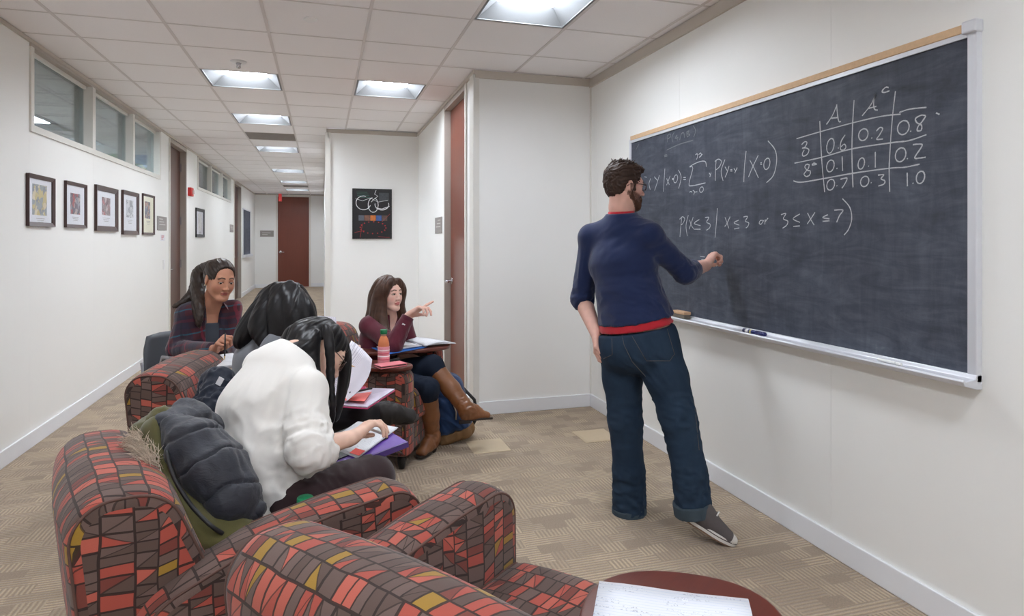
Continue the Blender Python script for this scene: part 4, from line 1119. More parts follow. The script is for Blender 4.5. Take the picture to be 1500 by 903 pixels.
def hair_object(parent, m, cap, locks, strands=26, h=.0035, lk=.028, groove=.0022, gdir=None, name='hair', seed=5, thin=.0008):
    """cap(S) adds the mass over the skull; locks: (points, radii) hanging tresses; strands drawn along every lock"""
    S = Solid(h)
    cap(S)
    mb = MB(); rs = np.random.RandomState(seed)
    for pts, rad in locks:
        C = spline(pts, 14); Rr = np.interp(np.linspace(0,1,15), np.linspace(0,1,len(rad)), rad)
        for i in range(14): S.cone(C[i], C[i+1], Rr[i], Rr[i+1], lk)
        for _ in range(strands):
            a = rs.rand()*2*pi; k = .82+.2*rs.rand(); tw = rs.randn()*.5; t1 = .75+.28*rs.rand(); out = []
            for i in range(15):
                t = C[min(i+1,14)]-C[max(i-1,0)]; t = unit(t); u = unit(np.cross(t, (.3,.5,.8))); v = np.cross(t, u)
                an = a+tw*i/14; out.append(C[i]+(u*math.cos(an)+v*math.sin(an))*Rr[i]*k*(1+.12*max(0,i-11)*rs.rand()))
            n = max(4, min(15, int(15*t1))); mb.tube([Vector(p) for p in out[:n]], [thin*(1-.7*max(0,(i-n+5)/5)) for i in range(n)], 4, cap=False)
    V, Q = S.mesh(1)
    if groove:
        N_ = normals(V, Q)
        if isinstance(gdir, tuple) and isinstance(gdir[0], Fr):          # strands run down from the crown
            q = gdir[0].loc(V)-np.array(gdir[1]); a = np.arctan2(q[:,0], q[:,1]); rr_ = np.sqrt(q[:,0]**2+q[:,1]**2)
            P_ = np.stack([a*14, q[:,2]/.10, np.zeros(len(a))], 1); fade = np.clip(rr_/.05, 0, 1)
            V = V+N_*(fade*groove*(vnoise(P_, 3)+1.2*vnoise(P_*np.array([.35,.6,1])+5, 8)))[:,None]
        else:
            g = unit(gdir if gdir is not None else (0,0,1)); t = (V @ g)[:,None]*g
            P_ = (V-t)/.0055+t/.09; V = V+N_*(groove*vnoise(P_, 3))[:,None]+N_*(groove*1.4*vnoise((V-t)/.016+t/.2, 8))[:,None]
    parts = [(V, Q)]
    if mb.v: parts.append((np.array([tuple(p) for p in mb.v]), np.array(mb.f)))
    return obj(name, make_mesh(name, parts, m), parent)
def wrap_strands(f, m, parent, n, root, paths, name='hair_strands'): pass
def sole_outline(L_, w):
    pts = []
    for i in range(36):
        a = 2*pi*i/36; y = math.cos(a)*L_/2; t = (y+L_/2)/L_
        ww = w*(.66+.34*math.sin(min(1, max(0, t*1.15))*pi*.62))*(1-.18*math.exp(-((t-.42)/.16)**2)); pts.append((ww*math.copysign(abs(math.sin(a))**.75, math.sin(a)), y))
    return pts
# ---------------------------------------------------------------- the standing man at the board
def Q_(u, v, d): return np.array(D(u, v, d))
def knit_mat(name, c, var=.08, rough=.85, bs=900, bm=.25, sheen=.25, spec=.2):
    m = mat(name, c, rough, var=var, vscale=6, bmp=bm, bscale=bs, bdist=.0015, sheen=sheen, spec=spec); return m
def denim_mat(name, c, c2):
    m, nt, b = new_mat(name); co = coords('Object')
    n = noise(co, 5, 4, .65); g = noise(co, 600, 2, .7); n2 = noise(mapping(co, (1,1,.25)), 18, 3, .6)
    L(mix((n*.7+g*.35+n2*.3-.25).clamp(), lin(c), lin(c2)), b.inputs['Base Color']); b.inputs['Roughness'].default_value = .85; b.inputs['Specular IOR Level'].default_value = .2
    L(bump(g+n2*.5, .25, .0015), b.inputs['Normal']); return m
man = empty('person'); tag(man, 'standing man in navy sweater and jeans writing on the blackboard', 'person')
J = dict(pel=Q_(931,474,3.15), waist=Q_(921,430,3.17), chest=Q_(912,385,3.19), top=Q_(910,340,3.2), neck=Q_(910,304,3.2),
         shL=Q_(867,348,3.30), shR=Q_(950,346,3.09), elL=Q_(853,438,3.36), wrL=Q_(873,488,3.20),
         elR=Q_(1003,399,3.16), wrR=Q_(1034,389,3.36), hipL=Q_(907,495,3.20), hipR=Q_(960,495,3.08),
         knL=Q_(916,612,3.17), anL=Q_(921,728,3.18), knR=Q_(993,610,2.98), anR=Q_(1014,728,2.92))
f = Fr(Q_(915,273,3.2), rel(71,-4), (0,0,1), 1.0)
tips = body_object(man, J, MAL, f, (222,176,160), (196,128,118), (58,40,30), (92,62,48), hmale=True,
    hands=[dict(s='R', dir=Q_(1052,362,3.43)-J['wrR'], palm=rel(75,-15), curls=[(55,60,30),(62,70,40),(68,75,45),(72,75,45)], thumb=(.45,.75,.6), tb=(.35,.3), sc=1.02),
           dict(s='L', dir=Q_(873,522,3.15)-J['wrL'], palm=rel(95,0), curls=[(25,35,20),(30,40,25),(34,42,25),(38,44,25)], thumb=(.35,.85,.35), tb=(.2,.2), sc=1.05)])
eyes(f, man, (70,50,40))
HM = hair_mat('hair_dark_brown', (40,27,22), (74,54,44), .55)
def cap(S):
    E_ = lambda c, r, k=.015, mode='u': S.ell(f.p(*c), f.R, r, k, mode)
    E_((0,-.020,.043), (.081,.098,.084)); E_((0,.035,.090), (.052,.055,.030), .02); E_((0,.075,.088), (.040,.026,.022), .015); E_((0,-.045,-.005), (.070,.062,.065), .02)
    E_((0,.105,.012), (.10,.060,.060), .01, 's')                                   # forehead and face
    for q in (-1,1): E_((q*.082,.020,-.030), (.028,.028,.052), .008, 's'); S.box(f.p(q*.072,.012,-.002), f.R, (.008,.012,.026), .006, .006); E_((q*.086,-.012,-.008), (.014,.022,.034), .004, 's')
    S.half(f.p(0,-.06,-.062), f.d(0,.12,-1), k=.01)
V_, Qm = None, None
hair_object(man, HM, cap, [], h=.003, groove=.0035, gdir=f.d(0,1,.2))
# tousled tufts on top
tm = MB(); rs = np.random.RandomState(3)
for i in range(330):
    a = rs.rand()*2*pi; r = math.sqrt(rs.rand()); x, y = .062*r*math.cos(a), -.01+.088*r*math.sin(a); z = .043+.084*math.sqrt(max(.02, 1-(x/.081)**2-((y+.02)/.098)**2))
    if y > .06: z = max(z, .095)
    d = np.array([x*3+rs.randn()*.25, .55+rs.randn()*.35, .55+rs.randn()*.2]); d = d/np.linalg.norm(d)*(.016+.014*rs.rand())
    p0 = np.array([x,y,z-.006]); tm.tube([Vector(f.p(*p0)), Vector(f.p(*(p0+d*.6+[0,0,.004]))), Vector(f.p(*(p0+d)))], [.0032,.0026,.0006], 5, cap=False)
tm.build('hair_tufts', HM, man, True)
# beard volume
Sb = Solid(.003)
Sb.ell(f.p(0,.064,-.100), f.R, (.034,.026,.026), .01)
for q in (-1,1): Sb.cone(f.p(q*.056,.004,-.055), f.p(q*.028,.060,-.098), .017, .021, .02); Sb.cone(f.p(q*.064,.0,-.01), f.p(q*.058,.004,-.055), .009, .015, .01)
for q in (-1,1): Sb.cone(f.p(q*.006,.092,-.050), f.p(q*.030,.078,-.066), .0065, .007, .008); Sb.cone(f.p(q*.030,.078,-.066), f.p(q*.026,.072,-.092), .008, .012, .01)
solid_obj('beard', Sb, hair_mat('beard_brown', (58,37,28), (104,72,56), .7), man, 1, noise_amp=.0016, noise_sp=.004)
# glasses
gl = empty('glasses', parent=man); GM = mat('tortoise_frame', (52,24,22), .3)
for q in (-1,1):
    rim = [f.p(q*(.033+.024*math.cos(a)), .097-.006*abs(math.cos(a)), .001+.019*math.sin(a)) for a in [2*pi*i/20 for i in range(20)]]
    MB().tube([Vector(p) for p in rim], .0022, 6, closed=True).build('rim', GM, gl, True)
    MB().tube([Vector(f.p(q*.057,.092,.008)), Vector(f.p(q*.070,.06,.010)), Vector(f.p(q*.077,-.005,.010)), Vector(f.p(q*.078,-.03,-.008))], .0021, 6).build('temple', GM, gl, True)
    MB().add([Vector(f.p(q*(.033+.023*math.cos(a)), .0965-.006*abs(math.cos(a)), .001+.018*math.sin(a))) for a in [2*pi*i/20 for i in range(20)]], [tuple(range(20))]).build('lens', M['picglass'], gl)
MB().tube([Vector(f.p(-.010,.099,.006)), Vector(f.p(0,.101,.008)), Vector(f.p(.010,.099,.006))], .0021, 6).build('bridge', GM, gl, True)
# red t-shirt shows at the neck and under the hem
RD = knit_mat('red_tshirt', (186,40,52)); ws = J['shR']-J['shL']; wp = J['hipR']-J['hipL']
S = Solid(.007); body_ops(S, J, MAL, {'torso'}, .004); S.cone(J['top'], J['neck']+np.array([0,0,.005]), .07, .066, .03)
S.econe(J['waist'], J['pel'], wp, (.148,.114), (.178,.136), .03)
S.econe(Q_(931,471,3.15), Q_(933,495,3.14), wp, (.191,.149), (.194,.152), .0, flat='a')
upn = unit(J['neck']-J['top'])
S.half(J['neck']-upn*.018, upn+np.array(rel(33))*-.10)
S.half(Q_(933,479,3.15), Q_(952,566,3.15)-Q_(931,466,3.15)); solid_obj('tshirt', S, RD, man, 1)
# navy sweater with pushed-up sleeves
NV = knit_mat('navy_sweater', (30,42,78), .14)
S = Solid(.0065); body_ops(S, J, MAL, {'torso'}, .009, .035)
S.econe(J['waist'], J['pel'], wp, (.160,.128), (.199,.157), .04)
S.cone(J['top'], J['neck'], .082, .070, .04)
for q in 'LR': S.cone(J['sh'+q], J['el'+q], .064, .055, .022)
S.cone(J['elL'], lerp(J['elL'], J['wrL'], .16), .058, .053, .02, flat=True); S.cone(J['elR'], lerp(J['elR'], J['wrR'], .42), .059, .050, .02, flat=True)
S.half(J['neck']-upn*.030, upn+np.array(rel(33))*-.10)
hem = unit(Q_(952,566,3.15)-Q_(931,466,3.15)); S.half(Q_(931,468,3.15), hem, k=.004)
bk = np.array(rel(213))
fo = [(Q_(965,452,3.0), .22, ws+np.array([0,0,-.08]), .035, .007, 1), (Q_(900,450,3.05), .2, ws, .04, .006, 2), (J['elR'], .15, np.cross(J['elR']-J['shR'], bk), .028, .006, 3), (J['elL'], .16, ws, .026, .006, 4),
      (lerp(J['shR'], J['chest'], .4), .22, unit(J['elR']-J['waist']), .05, .006, 5), (lerp(J['shL'], J['elL'], .5), .2, J['elL']-J['shL'], .04, .004, 6)]
solid_obj('sweater', S, NV, man, 1, fo)
S = Solid(.004); wr = lerp(J['elR'], J['wrR'], .42); ax = unit(J['wrR']-J['elR'])
S.cone(wr-ax*.012, wr+ax*.003, .0525, .0515, .004, flat=True); wl_ = lerp(J['elL'], J['wrL'], .16); ax = unit(J['wrL']-J['elL']); S.cone(wl_-ax*.014, wl_+ax*.003, .0555, .0545, .004, flat=True)
# jeans
DN = denim_mat('dark_denim', (22,34,50), (50,70,92))
S = Solid(.007)
S.econe(Q_(930,466,3.15), Q_(933,505,3.14), wp, (.172,.130), (.192,.150), .04)
S.ell(Q_(953,512,3.05), np.eye(3), (.098,.098,.11), .06); S.ell(Q_(910,512,3.12), np.eye(3), (.098,.098,.11), .06)
S.cone(J['hipL'], lerp(J['hipL'], J['knL'], .5), .108, .096, .04); S.cone(lerp(J['hipL'], J['knL'], .5), J['knL'], .096, .080, .03); S.cone(J['knL'], Q_(921,690,3.18), .080, .078, .03); S.cone(Q_(921,690,3.18), Q_(922,750,3.18), .078, .083, .02, flat=True)
S.cone(J['hipR'], lerp(J['hipR'], J['knR'], .5), .110, .098, .04); S.cone(lerp(J['hipR'], J['knR'], .5), J['knR'], .098, .082, .03); S.cone(J['knR'], Q_(1010,690,2.94), .082, .078, .03); S.cone(Q_(1010,690,2.94), Q_(1016,748,2.92), .078, .084, .02, flat=True)
S.half(Q_(933,481,3.15), -hem, k=.004)
fo = [(J['knL'], .22, ws, .045, .008, 11), (J['knR'], .24, ws, .045, .008, 12), (Q_(921,725,3.14), .18, ws, .03, .009, 13), (Q_(1014,720,2.88), .17, ws, .03, .008, 14), (Q_(945,540,3.0), .2, unit(J['knR']-J['hipL']), .04, .007, 15)]
jn = solid_obj('jeans', S, DN, man, 1, fo)
ST = mat('denim_stitching', (92,86,82), .8)
from mathutils.bvhtree import BVHTree
def surface_line(o, pts, lift=.001, n=6):
    """points on an object's surface under a line of sight"""
    me = o.data; bv = BVHTree.FromPolygons([v.co[:] for v in me.vertices], [p.vertices[:] for p in me.polygons]); out = []
    for a, b in zip(pts[:-1], pts[1:]):
        for i in range(n+1):
            u, v = a[0]+(b[0]-a[0])*i/n, a[1]+(b[1]-a[1])*i/n
            o0 = Vector((0,0,CAM_H)); d = (D(u, v, 1.0)-o0).normalized(); h_ = bv.ray_cast(o0, d)
            if h_[0] is not None: out.append(h_[0]+h_[1]*lift)
    return out
def seam(o, name, pts, m, r=.0014, lift=.0006):
    P = surface_line(o, pts, lift)
    if len(P) > 2: MB().tube(P, r, 5).build(name, m, o, True)
seam(jn, 'pocket_seam', [(922,486),(975,475),(988,519),(981,529),(947,529),(922,486)], ST); seam(jn, 'pocket_seam', [(880,487),(896,485),(897,520),(884,526)], ST)
seam(jn, 'yoke_seam', [(884,494),(906,484)], ST); seam(jn, 'centre_seam', [(909,480),(914,505),(926,530),(946,552)], ST); seam(jn, 'side_seam', [(1003,500),(1012,560),(1018,600),(1024,660)], ST)
for a, b, nm in ((Q_(1013,735,2.92), Q_(1016,753,2.92), 'jeans_cuff'), (Q_(921,742,3.18), Q_(922,753,3.18), 'jeans_cuff')):
    S = Solid(.005); S.cone(a, b, .0885 if a[0] > 1.6 else .0865, .089 if a[0] > 1.6 else .0875, .01, flat=True); S.half(a, a-b); solid_obj(nm, S, denim_mat('cuff_denim', (44,56,66), (82,96,106)), man, 1)
# sneakers
def sneaker(parent, heel, toe, up, L_, w, bend=0):
    sh = empty('sneaker', parent=parent); fr = Fr((np.asarray(heel)+np.asarray(toe))/2, np.asarray(toe)-np.asarray(heel), up)
    Mx = fr.mat(); ol = sole_outline(L_, w)
    MB().prism(ol, 0, .026, Mx).build('sole', mat('white_rubber', (222,220,216), .5), sh, 'auto', bevel=.004)
    MB().prism([(x*1.012,y*1.006) for x, y in ol], .015, .019, Mx).build('sole_stripe', mat('sole_stripe_dark', (60,50,52), .5), sh)
    MB().prism([(x*.97,y*.97) for x, y in ol], -.005, .001, Mx).build('outsole', mat('brown_outsole', (120,92,72), .8), sh)
    S = Solid(.004); hw = w*.92
    S.econe(fr.p(0,-L_*.34,.045), fr.p(0,-L_*.1,.05), fr.d(1,0,0), (hw*.82,.05), (hw*.85,.055), .02)
    S.econe(fr.p(0,-L_*.1,.045), fr.p(0,L_*.32,.026), fr.d(1,0,0), (hw*.85,.052), (hw*.92,.028), .03)
    S.half(fr.p(0,0,.016), fr.d(0,0,-1)); S.cone(fr.p(0,-L_*.27,.05), fr.p(0,-L_*.22,.085), .040, .036, .02); solid_obj('upper', S, mat('grey_canvas', (86,80,80), .9, var=.15, vscale=60, bmp=.3, bscale=900), sh, 1)
    S = Solid(.004); S.ell(fr.p(0,L_*.37,.020), fr.R, (hw*.78,L_*.13,.026), .01); S.half(fr.p(0,0,.016), fr.d(0,0,-1)); solid_obj('toe_cap', S, mat('toe_rubber', (214,210,204), .5), sh, 1)
    for i in range(4):
        y = L_*(.02+.065*i); MB().tube([Vector(fr.p(-hw*.42,y,.088-.12*i*L_)), Vector(fr.p(0,y+.004,.103-.13*i*L_)), Vector(fr.p(hw*.42,y,.088-.12*i*L_))], .0032, 6).build('lace', mat('white_lace', (226,224,220), .8), sh, True)
    return sh
toe = np.array(atz(1068,796,.004)); heel = Q_(1003,758,2.905)
sneaker(man, heel, toe, (0,0,1), .275, .049)
hl = np.array(atz(921,754,0)); sneaker(man, hl+np.array([0,0,.002]), hl+np.array(rel(15))*.27*np.array([1,1,0])+np.array([0,0,.002]), (0,0,1), .28, .05)
# piece of chalk in the hand
ct = (tips['R'][0]+tips['R'][4])/2; cd = unit(np.array([.9,-.1,.35]))
tag(MB().tube([Vector(ct-cd*.015), Vector(ct+cd*.022)], .005, 8).build('chalk_piece', M['chalk_stick'], None, 'auto'), 'short white chalk held in the writing hand', 'chalk')
# ---------------------------------------------------------------- the four seated students
def plaid_mat():
    m, nt, b = new_mat('plaid_flannel'); co = mapping(coords('Object'), (1,1,1), (.25,.15,.6)); x, y, z = sep(co)
    w = noise(co, 6, 2)*.05
    def band(q, per, ph, lo): return ((q/per+ph).fract() < lo)
    a = band(x+w, .13, .1, .5); c = band(z+w, .13, .0, .5)
    base = mix(a*.55, lin((70,26,36)), lin((28,36,56))); base = mix(c*.55, base, lin((24,34,54)))
    base = mix(band(z+w, .13, .25, .06)*.7, base, lin((24,92,112))); base = mix(band(x+w, .13, .35, .06)*.6, base, lin((130,36,56)))
    base = mix(band(x+w, .13, .85, .07)*.5, base, lin((20,24,34))); base = mix(band(z+w, .13, .75, .10)*.5, base, lin((96,24,42)))
    L(base, b.inputs['Base Color']); b.inputs['Roughness'].default_value = .9; b.inputs['Sheen Weight'].default_value = .25
    L(bump(noise(co, 700, 2), .25, .0015), b.inputs['Normal']); return m
def clothe(parent, name, J, P, m, off, which, sleeves=None, cuts=(), h=.007, k=.035, extra=None, fo=None, smooth=1):
    S = Solid(h); body_ops(S, J, P, which, off, k)
    for q, (r1, r2, r3, t) in (sleeves or {}).items():
        S.cone(J['sh'+q], J['el'+q], r1, r2, .02); S.cone(J['el'+q], lerp(J['el'+q], J['wr'+q], t), r2, r3, .02, flat=True)
    if extra: extra(S)
    for cu in cuts: S.half(*cu)
    return solid_obj(name, S, m, parent, smooth, fo)
def trousers(parent, J, P, m, name='trousers', off=.012, shin=1.0, h=.008, fo=None):
    S = Solid(h); body_ops(S, J, P, {'pelvis'}, off, .05)
    for q in 'LR':
        S.cone(J['hip'+q], J['kn'+q], P['th'][0]+off, P['th'][1]+off+.006, .04); S.cone(J['kn'+q], lerp(J['kn'+q], J['an'+q], shin), P['sh'][0]+off, P['sh'][1]+off+.006, .03, flat=True)
    return solid_obj(name, S, m, parent, 1, fo)
def boot(parent, kn, an, heel, toe, m, top=.12, r=(.058,.045), name='boot', low=False):
    b = empty(name, parent=parent); fr = Fr((np.asarray(heel)+np.asarray(toe))/2, np.asarray(toe)-np.asarray(heel), np.asarray(kn)-np.asarray(an) if low is None else unit(np.asarray(kn)-np.asarray(an))+np.array([0,0,.6]))
    L_ = np.linalg.norm(np.asarray(toe)-np.asarray(heel)); S = Solid(.005)
    a = lerp(kn, an, top); S.cone(a, lerp(kn, an, .55), r[0], r[0]*.93, .02); S.cone(lerp(kn, an, .55), an, r[0]*.93, r[1], .02); S.half(a, np.asarray(kn)-np.asarray(an), a-.12, a+.12)
    S.econe(fr.p(0,-L_*.30,.048), fr.p(0,0,.052), fr.d(1,0,0), (.036,.044), (.037,.046), .03); S.econe(fr.p(0,0,.045), fr.p(0,L_*.34,.026), fr.d(1,0,0), (.037,.040), (.040,.026), .03)
    S.cone(an, fr.p(0,-L_*.2,.055), r[1], .044, .03); S.half(fr.p(0,0,.010), fr.d(0,0,-1), fr.o-.2, fr.o+.2)
    ax = unit(np.asarray(kn)-np.asarray(an)); wd = np.cross(ax, fr.d(0,1,0))
    solid_obj('boot_shaft', S, m, b, 1, [(an, .13, wd, .028, .006, 3), (lerp(kn, an, .5), .16, wd, .06, .003, 4)])
    ol = sole_outline(L_+.012, .040); MB().prism(ol, .0, .013, fr.mat()).build('sole', mat('dark_sole', (44,32,26), .7), b, 'auto', bevel=.003)
    MB().prism([(x, y) for x, y in ol if y < -L_*.12], -.014, .002, fr.mat()).build('heel', mat('dark_heel', (38,27,22), .7), b, bevel=.003)
    return b

# --- student in the plaid shirt
pw_ = empty('person'); tag(pw_, 'young woman with a ponytail in a dark plaid shirt, farthest left', 'person')
J = dict(pel=Q_(292,588,3.86), waist=Q_(296,540,3.83), chest=Q_(303,492,3.78), top=Q_(306,458,3.76), neck=Q_(311,440,3.73),
         shL=Q_(338,452,3.83), shR=Q_(274,462,3.68), elR=Q_(259,512,3.62), wrR=Q_(316,512,3.44), elL=Q_(344,508,3.78), wrL=Q_(352,528,3.55),
         hipL=Q_(310,592,3.90), hipR=Q_(276,592,3.78))
fw = np.array(rel(120)); J['knR'] = J['hipR']+fw*.40; J['knL'] = J['hipL']+fw*.40
for q in 'LR': J['an'+q] = J['kn'+q]*np.array([1,1,0])+np.array([0,0,.09])+fw*.03
f = Fr(Q_(322,410,3.68), rel(130,-13), np.array([0,0,1])+np.array(rel(90))*.10, .98)
tips = body_object(pw_, J, FEM, f, (190,136,110), (166,94,86), (38,26,22), neck_extra=lerp(J['chest'], J['top'], .45)+np.array(rel(120))*.035,
    hands=[dict(s='R', dir=Q_(328,490,3.38)-J['wrR'], palm=rel(100,-5), curls=[(55,70,40),(65,80,45),(70,80,45),(72,80,45)], thumb=(.35,.95,.55), tb=(.3,.3), sc=.98)])
eyes(f, pw_, (50,32,24), (.1,1,-.35))
PH = hair_mat('hair_brown_black', (26,20,18), (66,52,44), .42)
def cap(S):
    E_ = lambda c, r, k=.012, mode='u': S.ell(f.p(*c), f.R, [q*f.sc for q in r], k, mode)
    E_((0,-.013,.040), (.081,.102,.086)); E_((0,-.05,.0), (.070,.060,.060), .02); E_((0,-.105,.050), (.030,.034,.034), .02)
    E_((0,.118,.020), (.098,.078,.098), .006, 's')
    for q in (-1,1): E_((q*.086,.020,-.050), (.032,.046,.060), .006, 's'); E_((q*.082,-.012,-.012), (.02,.022,.030), .004, 's')
    S.half(f.p(0,-.05,-.055), f.d(0,.3,-1), k=.01)
pt = [f.p(0,-.105,.055), Q_(296,398,3.80), Q_(290,420,3.75), Q_(288,450,3.66), Q_(292,480,3.60)]
locks = [(pt, [.028,.030,.028,.022,.006]), ([pt[0], Q_(294,400,3.80), Q_(291,425,3.72), Q_(293,450,3.62), Q_(292,474,3.59)], [.022,.026,.022,.016,.005]),
         ([pt[0], Q_(292,400,3.82), Q_(284,425,3.76), Q_(272,440,3.70), Q_(254,450,3.64)], [.022,.026,.020,.014,.004])]
hair_object(pw_, PH, cap, locks, 60, gdir=f.d(0,-1,.5))
MB().tube([Vector(f.p(.022*math.cos(a), -.098, .052+.022*math.sin(a))) for a in [2*pi*i/14 for i in range(14)]], .006, 6, closed=True).build('hair_tie', M['black'], pw_, True)
for q in (-1,1): MB().lathe([(.0,-.003),(.0035,-.002),(.0035,.002),(0,.003)], n=8).build('earring', mat('pearl', (236,226,196), .3), pw_, True, loc=Vector(f.p(q*.080,-.008,-.036)))
S = Solid(.007); body_ops(S, J, FEM, {'torso'}, .006); S.half(lerp(J['top'], J['chest'], .28), J['top']-J['chest']); tk = solid_obj('tank_top', S, knit_mat('charcoal_top', (58,62,70)), pw_, 1)
fwd_ = unit(np.cross((0,0,1), J['shR']-J['shL'])); fwd_ = fwd_ if fwd_ @ fw > 0 else -fwd_
def opening(S):
    S.cone(J['top'], J['neck'], .070, .060, .03)
    S.econe(J['neck']+fwd_*.10+np.array([0,0,.02]), J['chest']+fwd_*.115+np.array([0,0,-.10]), J['shR']-J['shL'], (.064,.085), (.026,.050), .008, 's')
PM = plaid_mat()
ps = clothe(pw_, 'plaid_shirt', J, FEM, PM, .014, {'torso'}, {'R': (.058,.050,.040,.93), 'L': (.058,.050,.040,.93)}, [(J['neck']-np.array([0,0,.002]), np.array([0,0,1])-fwd_*.45, J['neck']-.085, J['neck']+.12)], .006, .03, opening,
       [(J['elR'], .16, (0,0,1), .03, .006, 1), (J['waist'], .2, J['shR']-J['shL'], .04, .006, 2), (J['shR'], .15, J['elR']-J['shR'], .035, .004, 3)])
for q in (1,-1):                                                       # collar wings
    s_ = unit(J['shR']-J['shL'])*q; n0 = J['neck']+s_*.050
    MB().sheet([[Vector(n0-fwd_*.02+np.array([0,0,.004])), Vector(n0+fwd_*.05+np.array([0,0,-.018]))], [Vector(n0+s_*.032-fwd_*.01+np.array([0,0,-.028])), Vector(n0+s_*.018+fwd_*.088+np.array([0,0,-.062]))]], .004).build('collar', PM, pw_)
trousers(pw_, J, FEM, denim_mat('blue_denim_p', (26,34,50), (50,64,84)))
for q in 'LR': boot(pw_, J['kn'+q], J['an'+q], J['an'+q]*np.array([1,1,0])-fw*.05+np.array([0,0,.014]), J['an'+q]*np.array([1,1,0])+fw*.17+np.array([0,0,.014]), mat('black_shoe', (30,28,28), .5), .75, (.048,.042), 'ankle_boot')
# pen in her fist
pa, pb = Q_(330,488,3.385), Q_(329,528,3.37)
pen = empty('pen'); tag(pen, 'dark pen held upright in the plaid student\'s fist', 'pen')
MB().tube([Vector(pa), Vector(lerp(pa, pb, .85))], .004, 8).build('barrel', M['black'], pen, True); MB().tube([Vector(lerp(pa, pb, .85)), Vector(pb)], [.0036,.001], 8).build('tip', mat('pen_tip', (190,160,90), .4), pen, True)

# --- student with long black hair in grey
gw = empty('person'); tag(gw, 'woman with long black hair in a grey top reading papers', 'person')
J = dict(pel=Q_(372,610,3.10), waist=Q_(372,568,3.12), chest=Q_(380,528,3.15), top=Q_(394,496,3.17), neck=Q_(404,482,3.17),
         shR=Q_(404,508,3.00), shL=Q_(386,488,3.34), elR=Q_(436,572,2.96), wrR=Q_(486,576,3.05), elL=Q_(452,545,3.42), wrL=Q_(500,530,3.25),
         hipR=Q_(372,616,2.98), hipL=Q_(378,604,3.22))
fw = np.array(rel(82)); J['knR'] = Q_(518,612,3.10); J['knL'] = Q_(505,618,3.32)
J['anR'] = Q_(566,604,3.22); J['anL'] = np.array(atz(520,730,.10))+np.array([0,0,0])
f = Fr(Q_(417,452,3.17), rel(80,-30), (0,0,1), .98)
body_object(gw, J, FEM, f, (224,186,168), (196,130,122), (30,24,22), neck_extra=J['chest']+fw*.05,
    hands=[dict(s='R', dir=np.array(rel(75,10)), palm=rel(-10,20), curls=[(30,30,20),(34,34,20),(38,36,20),(42,38,20)], thumb=(.5,.8,.4)), dict(s='L', dir=np.array(rel(95,25)), palm=rel(165,10), curls=[(25,30,20),(28,30,20),(32,34,20),(36,36,20)], thumb=(.5,.8,.4))])
eyes(f, gw, (40,28,22), (0,1,-.3))
BH_ = hair_mat('hair_black', (11,10,12), (30,27,29), .40)
def cap(S):
    E_ = lambda c, r, k=.012, mode='u': S.ell(f.p(*c), f.R, [q*f.sc for q in r], k, mode)
    E_((0,-.020,.036), (.088,.106,.092)); E_((0,-.04,-.02), (.084,.082,.085), .03)
    E_((0,.112,-.015), (.052,.050,.085), .01, 's')
locks = []
for q, pts in ((1, [Q_(425,418,3.10), Q_(444,450,3.06), Q_(448,480,3.05), Q_(442,505,3.06)]), (1, [Q_(415,420,3.08), Q_(428,455,3.02), Q_(430,490,3.02), Q_(424,512,3.04)]), (1, [Q_(405,420,3.10), Q_(408,455,3.03), Q_(408,490,3.02), Q_(410,512,3.02)]),
               (1, [Q_(398,425,3.12), Q_(388,455,3.06), Q_(380,480,3.03), Q_(388,506,3.0)]), (1, [Q_(392,428,3.15), Q_(375,462,3.10), Q_(360,488,3.08), Q_(350,505,3.08)]), (-1, [Q_(432,420,3.22), Q_(447,450,3.25), Q_(450,480,3.24), Q_(446,500,3.22)]),
               (-1, [Q_(396,425,3.25), Q_(380,460,3.28), Q_(368,488,3.28), Q_(362,505,3.28)])):
    locks.append((pts, [.022,.040,.040,.016]))
hair_object(gw, BH_, cap, locks, 46, gdir=(f, (0,-.01,.06)), groove=.0022, seed=8)
clothe(gw, 'grey_top', J, FEM, knit_mat('heather_grey', (118,120,126), .15), .012, {'torso'}, {'R': (.056,.048,.038,.95), 'L': (.056,.048,.038,.95)}, [(J['neck']-np.array([0,0,.02]), np.array([0,0,1.0]), J['neck']-.08, J['neck']+.12)], .007, .03,
       lambda S: S.cone(J['top'], J['neck'], .07, .06, .03), [(J['shR'], .2, (0,0,1), .04, .005, 5)])
trousers(gw, J, FEM, knit_mat('black_trousers', (28,27,30), .1), 'trousers')
BK = mat('black_suede', (40,36,34), .8, var=.15, vscale=40)
boot(gw, J['knR'], J['anR'], J['anR']+np.array([0,0,-.04])-np.array(rel(80))*.06, J['anR']+np.array(rel(80,-4))*.16+np.array([0,0,-.03]), BK, .72, (.050,.044), 'ankle_boot')
al_ = J['anL']*np.array([1,1,0]); boot(gw, J['knL'], J['anL'], al_-fw*.06+np.array([0,0,.014]), al_+fw*.17+np.array([0,0,.014]), BK, .72, (.050,.044), 'ankle_boot')

